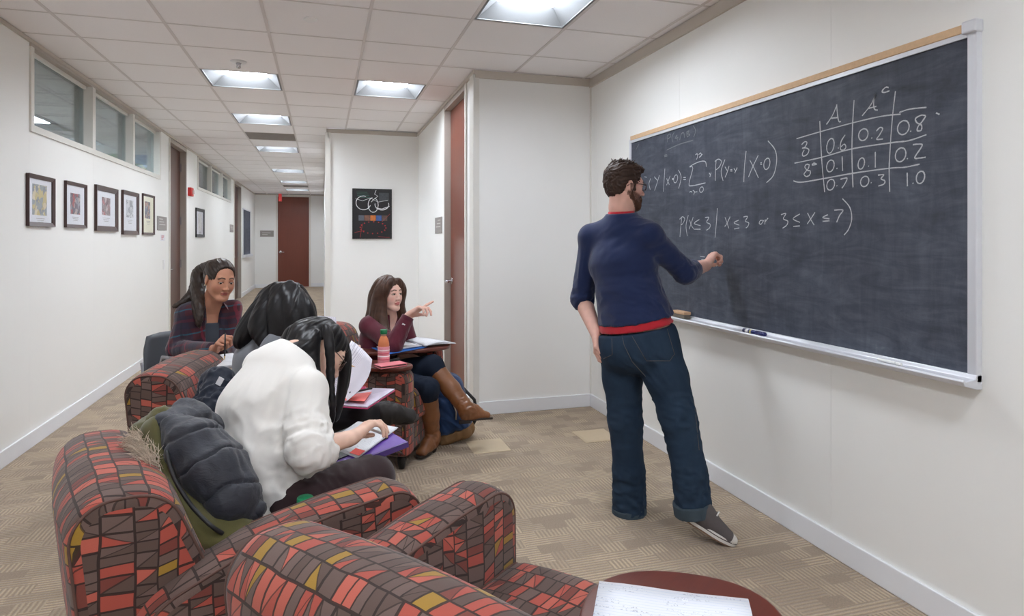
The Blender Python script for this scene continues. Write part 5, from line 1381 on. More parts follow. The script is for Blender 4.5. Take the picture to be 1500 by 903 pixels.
# --- student in the white sweatshirt
ww_ = empty('person'); tag(ww_, 'woman in a white sweatshirt bent over her purple binder, writing', 'person')
fw = np.array(rel(54))
J = dict(pel=Q_(402,735,2.05), waist=Q_(382,668,2.07), chest=Q_(388,600,2.12), top=Q_(408,546,2.18), neck=Q_(432,520,2.22),
         shR=Q_(450,572,2.05), shL=Q_(384,538,2.32), elR=Q_(453,660,1.92), wrR=Q_(517,641,2.03), elL=Q_(425,640,2.48), wrL=Q_(488,664,2.42),
         hipR=Q_(438,742,1.97), hipL=Q_(385,725,2.15))
J['knR'] = Q_(545,700,2.20); J['knL'] = Q_(505,668,2.45)
for q, u in (('R', 550), ('L', 515)): J['an'+q] = J['kn'+q]*np.array([1,1,0])+np.array([0,0,.1])+fw*.03
f = Fr(Q_(468,517,2.36), rel(72,-40), np.array([0,0,1])+np.array(rel(-18))*.42, 1.0)
tips = body_object(ww_, J, FEM, f, (228,190,170), (200,136,126), (30,24,22),
    hands=[dict(s='R', dir=Q_(553,612,2.12)-J['wrR'], palm=np.array(rel(60,-45)), curls=[(22,38,22),(28,42,24),(40,46,26),(46,48,26)], thumb=(.40,.90,.45), tb=(.2,.2), sc=.92, **{'from': .1}),
           dict(s='L', dir=np.array(rel(80,-8)), palm=np.array([0,0,-1.0]), curls=[(12,15,10),(12,15,10),(14,16,10),(16,18,10)], thumb=(.6,.7,.2), sc=.95)])
eyes(f, ww_, (40,28,22), (0,1,-.3))
def cap(S):
    E_ = lambda c, r, k=.012, mode='u': S.ell(f.p(*c), f.R, [q*f.sc for q in r], k, mode)
    E_((0,-.022,.038), (.084,.104,.089)); E_((0,-.06,-.01), (.072,.062,.07), .03)
    E_((0,.112,-.018), (.100,.072,.090), .006, 's')
    E_((.092,-.012,-.008), (.034,.030,.044), .005, 's'); E_((.086,.030,-.060), (.030,.05,.06), .006, 's')
locks = [([Q_(477,478,2.27), Q_(483,505,2.235), Q_(484,545,2.22), Q_(486,590,2.20), Q_(487,622,2.20)], [.010,.012,.012,.011,.003]),
         ([Q_(494,492,2.40), Q_(505,515,2.43), Q_(504,550,2.43), Q_(499,585,2.42), Q_(492,618,2.40)], [.012,.016,.018,.014,.003]),
         ([Q_(497,495,2.46), Q_(506,520,2.48), Q_(504,560,2.48), Q_(497,600,2.46)], [.014,.018,.016,.004]),
         ([Q_(462,488,2.28), Q_(456,512,2.24), Q_(460,545,2.18), Q_(468,572,2.10), Q_(480,596,2.06)], [.018,.022,.020,.014,.004]),
         ([f.p(.045,-.06,.06), f.p(.060,-.095,.0), Q_(446,528,2.22), Q_(450,545,2.16), Q_(462,568,2.09)], [.02,.026,.024,.016,.004]),
         ([f.p(.020,-.085,.06), f.p(.030,-.115,.01), Q_(424,512,2.26), Q_(396,513,2.24), Q_(376,520,2.22)], [.02,.026,.024,.016,.005]),
         ([f.p(.05,-.08,.03), Q_(446,512,2.24), Q_(432,518,2.19), Q_(412,524,2.15), Q_(398,534,2.13)], [.026,.034,.030,.018,.004]),
         ([f.p(-.02,-.085,.06), f.p(-.02,-.115,.01), Q_(420,506,2.34), Q_(392,512,2.32)], [.02,.028,.026,.006])]
hair_object(ww_, BH_, cap, locks, 46, gdir=(f, (0,.0,.06)), groove=.0022, seed=9, lk=.018)
gl = empty('glasses', parent=ww_); GM2 = mat('thin_dark_frame', (60,40,34), .3)
for q in (-1,1):
    MB().tube([Vector(f.p(q*(.033+.025*math.cos(a)), .099-.006*abs(math.cos(a)), -.002+.019*math.sin(a))) for a in [2*pi*i/18 for i in range(18)]], .0016, 6, closed=True).build('rim', GM2, gl, True)
    MB().tube([Vector(f.p(q*.058,.092,.006)), Vector(f.p(q*.074,.05,.008)), Vector(f.p(q*.080,-.01,.010))], .0016, 6).build('temple', GM2, gl, True)
    MB().add([Vector(f.p(q*(.033+.024*math.cos(a)), .0985-.006*abs(math.cos(a)), -.002+.018*math.sin(a))) for a in [2*pi*i/18 for i in range(18)]], [tuple(range(18))]).build('lens', M['picglass'], gl)
MB().tube([Vector(f.p(-.009,.101,.003)), Vector(f.p(.009,.101,.003))], .0016, 6).build('bridge', GM2, gl, True)
WS = knit_mat('white_sweatshirt', (232,229,224), .03, .9, 700, .2, .2)
wsd = J['shR']-J['shL']
def bulk(S):
    S.econe(J['pel'], J['waist'], J['hipR']-J['hipL'], (.175,.135), (.178,.130), .05); S.econe(J['waist'], J['chest'], wsd, (.178,.130), (.168,.128), .05)
    S.econe(J['chest'], J['top'], wsd, (.168,.128), (.140,.095), .05); S.cone(J['top'], J['neck'], .085, .070, .04)
dn_ = unit(J['waist']-J['pel'])
clothe(ww_, 'sweatshirt', J, FEM, WS, .010, {'torso'}, {'R': (.064,.058,.050,.42), 'L': (.066,.060,.05,.5)}, [(J['neck']+unit(J['neck']-J['top'])*.012, J['neck']-J['top'], J['neck']-.09, J['neck']+.12), (J['pel']-np.array([0,0,.06]), (0,0,-1))], .0065, .03, bulk,
       [(J['elR'], .15, np.cross(J['elR']-J['shR'], np.array(rel(0)))+np.array([0,0,.03]), .034, .012, 1), (J['waist']+np.array(rel(150))*.12, .24, wsd+np.array([0,0,-.10]), .060, .012, 2), (lerp(J['shR'], J['waist'], .45), .22, J['elR']-J['shR']+np.array(rel(-90))*.1, .05, .011, 3), (J['pel']+np.array(rel(160))*.12, .20, wsd, .045, .010, 9), (lerp(J['elR'], J['wrR'], .22), .10, np.cross(J['wrR']-J['elR'], np.array(rel(0))), .020, .009, 6)])
trousers(ww_, J, FEM, knit_mat('dark_maroon_trousers', (50,34,36), .12), off=.016, fo=[(lerp(J['hipR'], J['knR'], .3), .2, (0,0,1), .04, .006, 1)])
for q in 'LR': boot(ww_, J['kn'+q], J['an'+q], J['an'+q]*np.array([1,1,0])-fw*.05+np.array([0,0,.014]), J['an'+q]*np.array([1,1,0])+fw*.17+np.array([0,0,.014]), BK, .75, (.048,.042), 'ankle_boot')
WTIP = tips

# --- student in the maroon sweatshirt
mw = empty('person'); tag(mw, 'young woman in a maroon sweatshirt and brown boots pointing right', 'person')
fw = np.array(rel(88))
J = dict(pel=Q_(548,552,4.25), waist=Q_(549,528,4.28), chest=Q_(557,498,4.30), top=Q_(564,472,4.32), neck=Q_(569,462,4.31),
         shR=Q_(541,478,4.18), shL=Q_(590,470,4.44), elR=Q_(576,506,4.02), wrR=Q_(599,462,4.06), elL=Q_(602,506,4.46), wrL=Q_(590,522,4.28),
         hipR=Q_(552,556,4.16), hipL=Q_(560,550,4.36))
J['knR'] = Q_(627,570,3.98); J['anR'] = np.array(atz(609,655,.10)); J['knL'] = Q_(634,536,4.15); J['anL'] = Q_(684,600,4.05)
t_ = np.array(atz(613,672,.012)); h_ = t_+np.array(rel(20))*.23*np.array([1,1,0]); J['anR'] = h_+np.array([0,0,.09])+(t_-h_)*.2
f = Fr(Q_(570,431,4.28), rel(126,1), np.array([0,0,1])+np.array(rel(90))*.05, .97)
tips = body_object(mw, J, FEM, f, (226,184,168), (206,122,116), (70,48,38), neck_extra=lerp(J['chest'], J['top'], .3)+np.array(rel(110))*.045,
    hands=[dict(s='R', dir=Q_(622,447,4.08)-J['wrR'], palm=np.array(rel(120,-50)), curls=[(-4,6,4),(38,50,28),(48,58,32),(52,60,32)], thumb=(.55,.8,.3), tb=(.1,.1), sc=1.0, **{'from': .6}), dict(s='L', dir=np.array(rel(60,-5)), palm=np.array([0,0,-1.0]), curls=[(15,20,10)]*4)])
eyes(f, mw, (70,52,40), (-.1,1,.05))
BR = hair_mat('hair_brown', (40,26,21), (92,64,50), .40)
def cap(S):
    E_ = lambda c, r, k=.012, mode='u': S.ell(f.p(*c), f.R, [q*f.sc for q in r], k, mode)
    E_((0,-.020,.040), (.086,.102,.087)); E_((0,-.05,-.03), (.086,.068,.085), .03)
    E_((.004,.112,-.006), (.083,.066,.088), .006, 's')
locks = [([f.p(.03,.06,.105), f.p(.078,.045,.04), f.p(.084,.015,-.05), Q_(560,470,4.17), Q_(566,490,4.12)], [.014,.022,.028,.032,.012]),
         ([f.p(.02,.02,.115), f.p(.084,.0,.03), f.p(.090,-.02,-.06), Q_(550,470,4.19), Q_(548,492,4.14)], [.018,.026,.034,.034,.010]),
         ([f.p(0,-.05,.105), f.p(.06,-.08,.0), Q_(546,455,4.26), Q_(539,475,4.25), Q_(528,500,4.22)], [.02,.032,.032,.026,.006]),
         ([f.p(-.03,.06,.10), f.p(-.080,.045,.02), f.p(-.082,.02,-.06), Q_(590,470,4.33), Q_(588,488,4.28)], [.014,.022,.026,.028,.010]),
         ([f.p(-.02,-.02,.11), f.p(-.084,-.01,.0), f.p(-.08,-.02,-.08), Q_(588,472,4.40)], [.018,.026,.03,.012])]
hair_object(mw, BR, cap, locks, 60, gdir=(f, (0,.02,.06)), groove=.0024, seed=12)
MR = knit_mat('maroon_sweatshirt', (92,36,50), .12)
f2 = unit(np.cross((0,0,1), J['shR']-J['shL'])); f2 = f2 if f2 @ np.array(rel(110)) > 0 else -f2
clothe(mw, 'sweatshirt', J, FEM, MR, .015, {'torso'}, {'R': (.062,.056,.040,.90), 'L': (.060,.054,.042,.95)}, [(J['neck']-np.array([0,0,.012]), np.array([0,0,1])-f2*.5, J['neck']-.075, J['neck']+.12)], .006, .03,
       lambda S: S.cone(J['top'], J['neck'], .072, .060, .03).econe(J['neck']+f2*.085, J['chest']+f2*.12+np.array([0,0,.01]), J['shR']-J['shL'], (.042,.07), (.012,.05), .006, 's'),
       [(J['elR'], .15, np.cross(J['elR']-J['shR'], np.array(rel(0))), .028, .006, 1), (J['waist'], .2, J['shR']-J['shL'], .04, .007, 2), (lerp(J['elR'], J['wrR'], .5), .1, (0,0,1), .03, .004, 3)])
a, b = lerp(J['elR'], J['wrR'], .72), lerp(J['elR'], J['wrR'], .76); MB().box(-.010,.010,-.0015,.0015,-.005,.005).build('cuff_logo', M['white_plastic'], mw).matrix_local = Matrix.Translation(Vector(a)+Vector(rel(178))*.044) @ Matrix.Rotation(-YAW, 4, 'Z') @ Matrix.Rotation(.5, 4, 'Y')
S = Solid(.006); cw = lerp(J['elR'], J['wrR'], .80); ax = unit(J['wrR']-J['elR'])
S.cone(cw, cw+ax*.035, .0425, .040, .004, flat=True); S.half(cw, -ax); solid_obj('cuff', S, knit_mat('maroon_rib', (84,32,46), .1), mw, 1)
trousers(mw, J, FEM, denim_mat('navy_denim', (18,24,36), (34,44,62)), 'jeans', .010, .4, .007, [(J['knR'], .12, (0,0,1), .03, .004, 1)])
LB = mat('tan_leather', (126,80,48), .38, var=.25, vscale=9, bmp=.15, bscale=120, coat=.15)
boot(mw, J['knR'], J['anR'], h_, t_, LB, .14, (.061,.046))
boot(mw, J['knL'], J['anL'], J['anL']+np.array(rel(250,-30))*.055-np.array([0,0,.05]), J['anL']+np.array(rel(80,-8))*.165-np.array([0,0,.05]), LB, .12, (.061,.046))
# ---------------------------------------------------------------- tablets, papers, bags and clothes lying about
def lined_mat(name, c, line, n=26.0, axis=1, w=.08):
    m, nt, b = new_mat(name); uv = sep(coords('Generated')); q = uv[axis]
    l = ((q*n).fract() < w)*1.0; wr_ = noise(mapping(coords('Generated'), (9,60,1) if axis == 1 else (60,9,1)), 6, 2, .6)
    ink = ((wr_ > .60)*((q*n).fract() > .35))*.55
    c_ = mix(l*.55, lin(c), lin(line)); c_ = mix(ink*.5, c_, lin((90,96,130)))
    L(c_, b.inputs['Base Color']); b.inputs['Roughness'].default_value = .75; return m
def ruled_mat(name, c, line, d, e, sp):
    """ruled paper: lines run across direction d at spacing sp, faint handwriting along e"""
    m, nt, b = new_mat(name); x, y, z = sep(world_pos())
    q = (x*d[0]+y*d[1]+z*d[2])/sp; t = x*e[0]+y*e[1]+z*e[2]
    l = (q.fract() < .09)*1.0; w = noise(comb(t*220.0, q.floor()*7.3, q*2.0), 1.0, 2, .6)
    blk = noise(comb(t*14.0, q.floor()*3.1, 0.0), 1.0, 1, .5)
    ink = (w > .60)*(q.fract() > .3)*(blk > .54)*.45
    cc = mix(l*.5, lin(c), lin(line)); cc = mix(ink, cc, lin((96,100,128)))
    L(cc, b.inputs['Base Color']); b.inputs['Roughness'].default_value = .75; return m
M['lined'] = lined_mat('lined_paper', (222,225,232), (170,190,220), 24, 0)
M['printed'] = lined_mat('printed_paper', (236,232,240), (150,140,165), 34, 1, .3)
M['notes'] = lined_mat('notes_paper', (228,229,233), (190,196,215), 22, 1, .06)
def local(chair, p): return Matrix.Translation(chair.location) @ chair.rotation_euler.to_matrix().to_4x4() @ Vector(p)
def to_chair(chair, w): return (Matrix.Translation(chair.location) @ chair.rotation_euler.to_matrix().to_4x4()).inverted() @ Vector(w)
def wood_board(chair, name, ctr, z, rx, ry, rot, k=.12, th=.024, post=None):
    c = to_chair(chair, ctr)
    o = MB().prism([(c.x+a, c.y+b) for a, b in blob(48, rx, ry, 2.35, k, rot)], z-th, z).build(name, M['table_wood'], chair, 'auto', bevel=.008, seg=3)
    if post:
        MB().tube([(post[0],post[1],.30),(post[0],post[1],z-th-.012)], .017, 12).tube([(post[0],post[1],z-th-.012),(c.x,c.y,z-th-.008)], .012, 8).build('tablet_post', M['black'], chair, True)
    return o
# near chair: swivel tablet with the lined sheet
pc = D(1000, 905, 1.14); wood_board(chairB, 'writing_tablet', pc, .69, .185, .175, .3, .08, .026, (.33,.15))
tz = .6915
cor = [atz(878,853,tz), atz(1096,880,tz)]; e1 = (cor[1]-cor[0]); e1.z = 0; e1.normalize(); e2 = Vector((e1.y,-e1.x,0)); e2 = e2 if e2.dot(Vector(rel(180))) > 0 else -e2
w_ = (cor[1]-cor[0]).length
M['lined'] = ruled_mat('lined_paper_near', (222,225,232), (160,182,216), e2, e1, .0088)
sh = empty('lined_sheet'); tag(sh, 'white lined sheet of paper lying on the nearest wooden tablet', 'paper')
for i in range(3):
    rows = [[cor[0]+e1*(w_*a/6)+e2*(.27*b/6+.004*i)+Vector((0,0,.0008*i+.0012+.0012*math.sin(a*1.3+b))) for a in range(7)] for b in range(7)]
    MB().sheet(rows, .0005).build('sheet', M['lined'] if i == 2 else M['paper'], sh, True)
# far chair: wooden arm top with bottle and phone, swung tablet with the notebook
wood_board(chairE, 'arm_top', local(chairE, (.325,.13,0)), .628, .115, .27, 0, .05, .026)
zt = .628
bt = empty('juice_bottle', tuple(atz(562,534,zt))); tag(bt, 'juice bottle with a green cap standing on the wooden arm top', 'bottle')
MB().lathe([(.002,.0),(.030,.0),(.034,.006),(.034,.118),(.033,.128),(.028,.150),(.019,.168),(.0165,.174)], n=28).build('juice', mat('orange_juice', (214,128,84), .2, var=.05), bt, True)
MB().lathe([(.0352,.012),(.0356,.014),(.0356,.108),(.0352,.110)], n=28).build('label', mat('pink_label', (228,150,158), .5, var=.25, vscale=45), bt, True)
for i in range(4): MB().lathe([(.0358,.030+.018*i),(.0362,.032+.018*i),(.0358,.037+.018*i)], n=28).build('label_print', mat('label_print_%d' % i, [(206,84,104),(240,226,228),(214,96,116),(236,214,216)][i], .5), bt, True)
MB().lathe([(.0165,.174),(.0165,.182),(.018,.184)], n=24).build('neck', mat('clear_neck', (226,196,170), .15), bt, True)
MB().lathe([(.0205,.184),(.0215,.186),(.0215,.208),(.020,.211),(.0,.211)], n=24).build('cap', mat('green_cap', (24,116,72), .4), bt, True)
a, b = atz(556,541,zt), atz(594,536,zt); ph = empty('phone_wallet', tuple((a+b)/2), math.atan2(b.y-a.y, b.x-a.x)); tag(ph, 'pink phone wallet case on the wooden arm top beside the juice bottle', 'phone case')
PK = mat('pink_leather', (222,128,136), .5, var=.06)
MB().box(-.085,.085,-.02,.075,.001,.007).build('back_cover', PK, ph, bevel=.002); MB().box(-.08,.08,-.016,.07,.0075,.0125).build('phone', M['black'], ph, bevel=.002); MB().box(-.085,.085,-.02,.075,.013,.019).build('front_cover', PK, ph, bevel=.002)
tc = D(588, 508, 4.20); tzE = .665
wood_board(chairE, 'writing_tablet', tc, tzE, .34, .15, 2.27, .25, .024)
MB().tube([(.30,.20,.60),(.30,.20,tzE-.034),(.18,.26,tzE-.034)], .012, 8).build('tablet_post', M['black'], chairE, True)
nb = empty('notebook'); tag(nb, 'open white spiral notebook on the wooden tablet under the pointing student', 'notebook')
zn = tzE+.002
def quad_on(z, pix, lift=0): return [atz(u, v, z+lift) for u, v in pix]
def page(name, q, parent, m, th=.004, bow=.006, n=6):
    rows = [[(q[0].lerp(q[1], i/n)).lerp(q[3].lerp(q[2], i/n), j/4)+Vector((0,0,bow*math.sin(pi*i/n))) for i in range(n+1)] for j in range(5)]
    return MB().sheet(rows, th).build(name, m, parent, True)
pl = quad_on(zn, [(541,504),(578,499),(624,507),(568,516)], .006); page('cover', [p+Vector((0,0,-.005)) for p in quad_on(zn, [(538,506),(578,498),(626,508),(566,519)], .006)], nb, mat('blue_cover', (40,110,196), .4), .002, 0)
page('page_block', pl, nb, M['notes'], .005, .004)
page('page_block', quad_on(zn, [(586,497),(650,500),(668,504),(622,508)], .006), nb, M['notes'], .005, .007); page('loose_page', quad_on(zn, [(590,495),(640,498),(660,502),(624,507)], .016), nb, M['notes'], .0006, .010)
MB().tube([quad_on(zn, [(584,498)], .010)[0], quad_on(zn, [(623,508)], .010)[0]], .004, 8).build('spiral', M['steel'], nb, True)

# purple binder, black folder and loose sheets on the lap
bA, bB = D(480,692,2.10), D(597,647,2.27); e1 = (bB-bA).normalized(); e2 = Vector((0,0,1)).cross(e1).normalized(); up_ = e1.cross(e2).normalized()
if up_.z < 0: up_ = -up_
L1 = (bB-bA).length; Lw = .25; Mb = frame_M(bA, e1, e2, up_)
bd = empty('purple_binder'); tag(bd, 'purple plastic binder on the lap of the student in white', 'binder')
PU = mat('purple_plastic', (112,78,172), .25, var=.08, coat=.3)
MB().prism([(0,0),(L1,0),(L1,Lw),(0,Lw)], -.022, -.019, Mb).build('back_cover', mat('dark_cover', (40,34,60), .35), bd); MB().prism([(0.005,.006),(L1-.004,.006),(L1-.004,Lw-.006),(.005,Lw-.006)], -.018, -.006, Mb).build('page_block', M['paper'], bd)
MB().prism([(0,0),(L1,0),(L1,Lw),(0,Lw)], -.005, -.001, Mb).build('front_cover', PU, bd, bevel=.001); MB().prism([(-.004,-.004),(L1,-.004),(L1,.004),(-.004,.004)], -.020, -.001, Mb).build('spine', mat('purple_dark', (74,50,120), .3), bd)
bf = empty('black_folder'); tag(bf, 'thin black folder sticking out under the written sheets on the binder', 'folder')
R2 = Mb @ Matrix.Translation((.10,.10,0)) @ Matrix.Rotation(.12, 4, 'Z'); MB().prism([(-.09,-.03),(.16,-.03),(.16,.215),(-.09,.215)], .0005, .003, R2).build('cover', M['black'], bf)
M['bnotes'] = ruled_mat('binder_notes', (228,229,233), (190,198,216), e1, e2, .009)
sp_ = empty('written_sheets'); tag(sp_, 'stack of written white sheets under the writing hand', 'paper')
def on_binder(u, v, lift):
    o0 = Vector((0,0,CAM_H)); d_ = D(u, v, 1.0)-o0; p0 = bA+up_*lift
    return o0+d_*((p0-o0).dot(up_)/d_.dot(up_))
for i in range(4):
    qs = [on_binder(u+du*i, v+dv*i, .004+.0016*i) for u, v, du, dv in ((474,652,1,-1),(522,619,1,-.6),(581,629,.8,-1),(524,672,1,-1.2))]
    rows = [[(qs[0].lerp(qs[3], a/6)).lerp(qs[1].lerp(qs[2], a/6), b_/5)+up_*(.0015*math.sin(a*.9+b_)*(i > 2)) for a in range(7)] for b_ in range(6)]
    MB().sheet(rows, .0007).build('sheet', M['bnotes'] if i == 3 else M['paper'], sp_, True)
slab4 = None
q = [on_binder(u, v, .0125) for u, v in ((512,664),(526,668),(535,661),(521,657))]
MB().add(q+[p+up_*.0008 for p in q], [(0,1,2,3),(4,5,6,7),(0,1,5,4),(1,2,6,5),(2,3,7,6),(3,0,4,7)]).build('red_tab', mat('red_tab', (226,70,56), .5), sp_)
pt_, pth = WTIP['R'][0], WTIP['R'][4]
p1 = lerp(pt_, pth, .45); pd = unit(np.array(D(524,622,2.02))-p1)
pn = empty('white_pen'); tag(pn, 'white pen held by the student in the white sweatshirt', 'pen')
MB().tube([Vector(p1-pd*.03), Vector(p1+pd*.085)], .0045, 8).build('barrel', M['white_plastic'], pn, True); MB().tube([Vector(p1-pd*.03), Vector(p1-pd*.045)], [.004,.001], 8).build('tip', M['steel'], pn, True); MB().tube([Vector(p1+pd*.085), Vector(p1+pd*.092)], .0048, 8).build('cap', mat('pen_cap', (200,160,150), .4), pn, True)

# pink folder, leaning pages and pencil of the reading student
fd = empty('pink_folder'); tag(fd, 'pink edged folder with papers on the knee of the student in grey', 'folder')
q = [D(484,596,2.86), D(538,600,2.80), D(579,573,3.02), D(520,571,3.16)]
def slab4(q, t0, t1):
    n = (q[1]-q[0]).cross(q[3]-q[0]).normalized(); n = n if n.z > 0 else -n
    return MB().add([p+n*t0 for p in q]+[p+n*t1 for p in q], [(0,1,2,3),(4,5,6,7),(0,1,5,4),(1,2,6,5),(2,3,7,6),(3,0,4,7)])
slab4(q, 0, .003).build('cover', mat('pink_cover', (206,62,118), .4), fd)
cq = sum(q, Vector())/4; slab4([cq.lerp(p, .95) for p in q], .0035, .009).build('page_block', M['paper'], fd); slab4([cq.lerp(p, .99) for p in q], .0092, .0108).build('plastic_sleeve', mat('pale_sleeve', (214,206,226), .25, coat=.3), fd)
q2 = [D(496,590,2.87), D(534,592,2.83), D(545,578,2.98), D(514,582,2.98)]; slab4(q2, .011, .0125).build('coral_card', mat('coral_card', (236,112,104), .6), fd)
tag(MB().tube([D(512,582,2.90), D(545,575,2.96)], .005, 8).build('black_pen', M['black'], None, 'auto'), 'black pen lying across the pink folder', 'pen').location.z += .019
tb_ = slab4([D(528,575,2.98), D(535,574,2.99), D(536,571,3.0), D(529,571,3.0)], .013, .018).build('pink_clip', mat('pink_clip', (196,50,100), .4), fd)
pg = empty('curled_pages'); tag(pg, 'curled printed pages held up in front of the student in grey', 'paper')
for i in range(3):
    lft = [D(486-i,590,2.90+.01*i), D(490,565,2.95+.01*i), D(499-2*i,535,3.0+.012*i), D(521-3*i,503-2*i,3.02+.015*i)]; rgt = [D(508,588,2.84+.01*i), D(528,570,2.86+.01*i), D(541-i,549,2.90+.012*i), D(545-2*i,527-2*i,2.93+.015*i)]
    rows = [[Vector(p) for p in spline([np.array(l_), np.array(l_.lerp(r_, .5)+Vector(rel(0))*.03+Vector((0,0,-.008))), np.array(r_)], 6)] for l_, r_ in zip([Vector(x) for x in spline([np.array(k) for k in lft], 8)], [Vector(x) for x in spline([np.array(k) for k in rgt], 8)])]
    MB().sheet(rows, .0006).build('page', M['printed'], pg, True)
p2 = empty('upright_sheet'); tag(p2, 'printed sheet held upright beyond the dark haired heads', 'paper')
MB().sheet([[D(448,462,3.5), D(470,463,3.48), D(492,465,3.45)], [D(450,480,3.5), D(472,482,3.48), D(494,484,3.45)], [D(452,505,3.48), D(474,508,3.46), D(496,510,3.43)]], .0006).build('page', M['printed'], p2, True)
pe = empty('pencil'); tag(pe, 'yellow pencil resting against the curled printed pages', 'pencil')
a, b = D(494,529,2.905), D(520,538,2.93); MB().tube([a, a.lerp(b, .82)], .0042, 6).build('barrel', mat('pencil_yellow', (226,168,42), .4), pe); MB().tube([a.lerp(b, .82), b], [.0042,.0008], 8).build('point', mat('pencil_wood', (214,176,130), .7), pe)

# plastic chair of the student in plaid, with a writing surface and sheets
cw_ = Vector(D(286,640,3.90)); cw_.z = 0; pcx = empty('plastic_chair', tuple(cw_), -(math.radians(126)+YAW)); tag(pcx, 'dark grey plastic chair under the student in the plaid shirt', 'chair')
DG = mat('dark_grey_plastic', (66,70,76), .45, var=.05)
MB().sheet([[(x, y, .44-.02*math.cos(x*6)+.03*(y < -.15)) for x in [-.22+.44*i/8 for i in range(9)]] for y in [.24-.46*j/8 for j in range(9)]], .012).build('seat', DG, pcx, True)
MB().sheet([[(x*(1-.10*(j/8)-.35*max(0,j/8-.7)), -.225-.08*j/8+.05*(x/.22)**2, .50+.29*j/8-.10*max(0,abs(x)-.12)*(j/8)) for x in [-.22+.44*i/8 for i in range(9)]] for j in range(9)], .012).build('backrest', DG, pcx, True)
for sx in (-1,1):
    MB().tube([(sx*.21,.2,0),(sx*.2,.17,.42)], .011, 8).build('leg', M['steel'], pcx, True); MB().tube([(sx*.22,-.25,0),(sx*.2,-.2,.42),(sx*.2,-.255,.62)], .011, 8).build('leg', M['steel'], pcx, True)
zt2 = .735; tcx = to_chair(pcx, D(336,524,3.42)); MB().prism([(tcx.x+a, tcx.y+b) for a, b in blob(36, .20, .15, 2.6, .05, .3)], zt2-.02, zt2).build('writing_tablet', mat('pale_tablet', (226,226,228), .5), pcx, 'auto', bevel=.006)
MB().tube([(.2,.0,.42),(.27,.05,.5),(.27,.16,zt2-.025),(tcx.x,tcx.y,zt2-.025)], .011, 8).build('tablet_bracket', M['steel'], pcx, True)
ns = empty('note_sheet'); tag(ns, 'white note sheet beneath the plaid student\'s pen', 'paper'); Rm = Matrix.Translation(D(336,524,3.42)*1.0) ; c0 = D(336,524,3.42)
MB().sheet([[Vector((c0.x, c0.y, zt2+.0016))+Vector(rel(90))*(-.10+.2*i/3)*Vector((1,1,0)).x+Vector(rel(0))*(-.09+.2*j/3) for i in range(4)] for j in range(4)], .0008).build('sheet', M['notes'], ns)

# ---- coats and jackets
def quilt_mat(name, c, c2):
    m, nt, b = new_mat(name); co = coords('Object'); n = noise(co, 14, 4, .6, .4)
    L(mix(n, lin(c), lin(c2)), b.inputs['Base Color']); b.inputs['Roughness'].default_value = .62; b.inputs['Sheen Weight'].default_value = .15
    L(bump(noise(mapping(co, (1,1,2)), 26, 4, .6, .8), .35, .01), b.inputs['Normal']); return m
NQ = quilt_mat('navy_quilt', (19,21,30), (40,43,55)); OL = knit_mat('olive_canvas', (84,80,46), .2, .85, 500, .3)
pk = empty('parka'); tag(pk, 'olive parka with navy quilted lining slumped over the near armchair back', 'coat')
wv = np.array(rel(150))
S = Solid(.007)                                                         # olive shell
ol = [Q_(232,640,1.83), Q_(242,690,1.78), Q_(264,740,1.70), Q_(302,780,1.66), Q_(348,778,1.70)]
for a, b in zip(ol[:-1], ol[1:]): S.econe(a, b, wv, (.085,.050), (.085,.048), .03)
S.ell(Q_(230,632,1.86), np.eye(3), (.05,.05,.035), .03)
solid_obj('shell', S, OL, pk, 1, [(Q_(240,700,1.7), .3, Q_(300,780,1.66)-Q_(220,650,1.8), .04, .008, 3)])
S = Solid(.006)                                                         # puffy lining
nv = [Q_(262,630,1.82), Q_(288,656,1.79), Q_(314,692,1.76), Q_(338,730,1.74), Q_(356,752,1.75)]
rr = [(.070,.045),(.105,.072),(.112,.082),(.105,.072),(.075,.045)]
for i in range(4): S.econe(nv[i], nv[i+1], wv, rr[i], rr[i+1], .03)
V, Qd = S.mesh(1); Nn = normals(V, Qd); axq = unit(nv[3]-nv[0]); t = (V-nv[0]) @ axq; wob = .012*vnoise(V/.06, 3)
up2 = np.cross(axq, wv); sk_ = (V-nv[0]) @ up2; ph_ = (t+wob+.25*sk_)/.098+.35; V = V+Nn*(-.009*np.exp(-((ph_-np.round(ph_))/.055)**2)+.003*vnoise(V/.05, 6))[:,None]; Nn = normals(V, Qd); V = folds(V, Nn, [(nv[2], .3, axq+.3*up2, .035, .006, 5), (nv[4], .12, wv, .03, .006, 7)])
obj('lining', make_mesh('lining', [(V, Qd)], NQ), pk)
S = Solid(.006); S.cone(Q_(352,748,1.72), Q_(362,706,1.74), .030, .018, .01); S.cone(Q_(352,748,1.72), Q_(376,745,1.73), .032, .024, .02); solid_obj('lining_hem', S, NQ, pk, 1, [(Q_(360,740,1.72), .1, (0,0,1), .015, .006, 2)])
seamp = [Q_(244,662,1.675), Q_(254,698,1.640), Q_(278,738,1.605), Q_(306,768,1.585), Q_(326,782,1.605)]
MB().tube([Vector(p) for p in spline(seamp, 20)], .006, 6).build('zip', M['black'], pk, True)
S = Solid(.006); S.econe(Q_(206,628,1.84), Q_(238,612,1.84), wv, (.05,.022), (.05,.020), .02); S.cone(Q_(238,612,1.84), Q_(248,640,1.80), .03, .02, .02); solid_obj('hood', S, OL, pk, 1, [(Q_(220,620,1.8), .12, wv, .02, .006, 1)])
S = Solid(.006); S.econe(Q_(243,622,1.80), Q_(280,606,1.90), wv, (.06,.028), (.065,.032), .02); S.econe(Q_(280,606,1.90), Q_(312,618,2.0), wv, (.065,.032), (.05,.025), .02); solid_obj('collar', S, NQ, pk, 1, [(Q_(280,610,1.85), .15, wv, .025, .007, 4)])
fm = MB(); rs = np.random.RandomState(4)
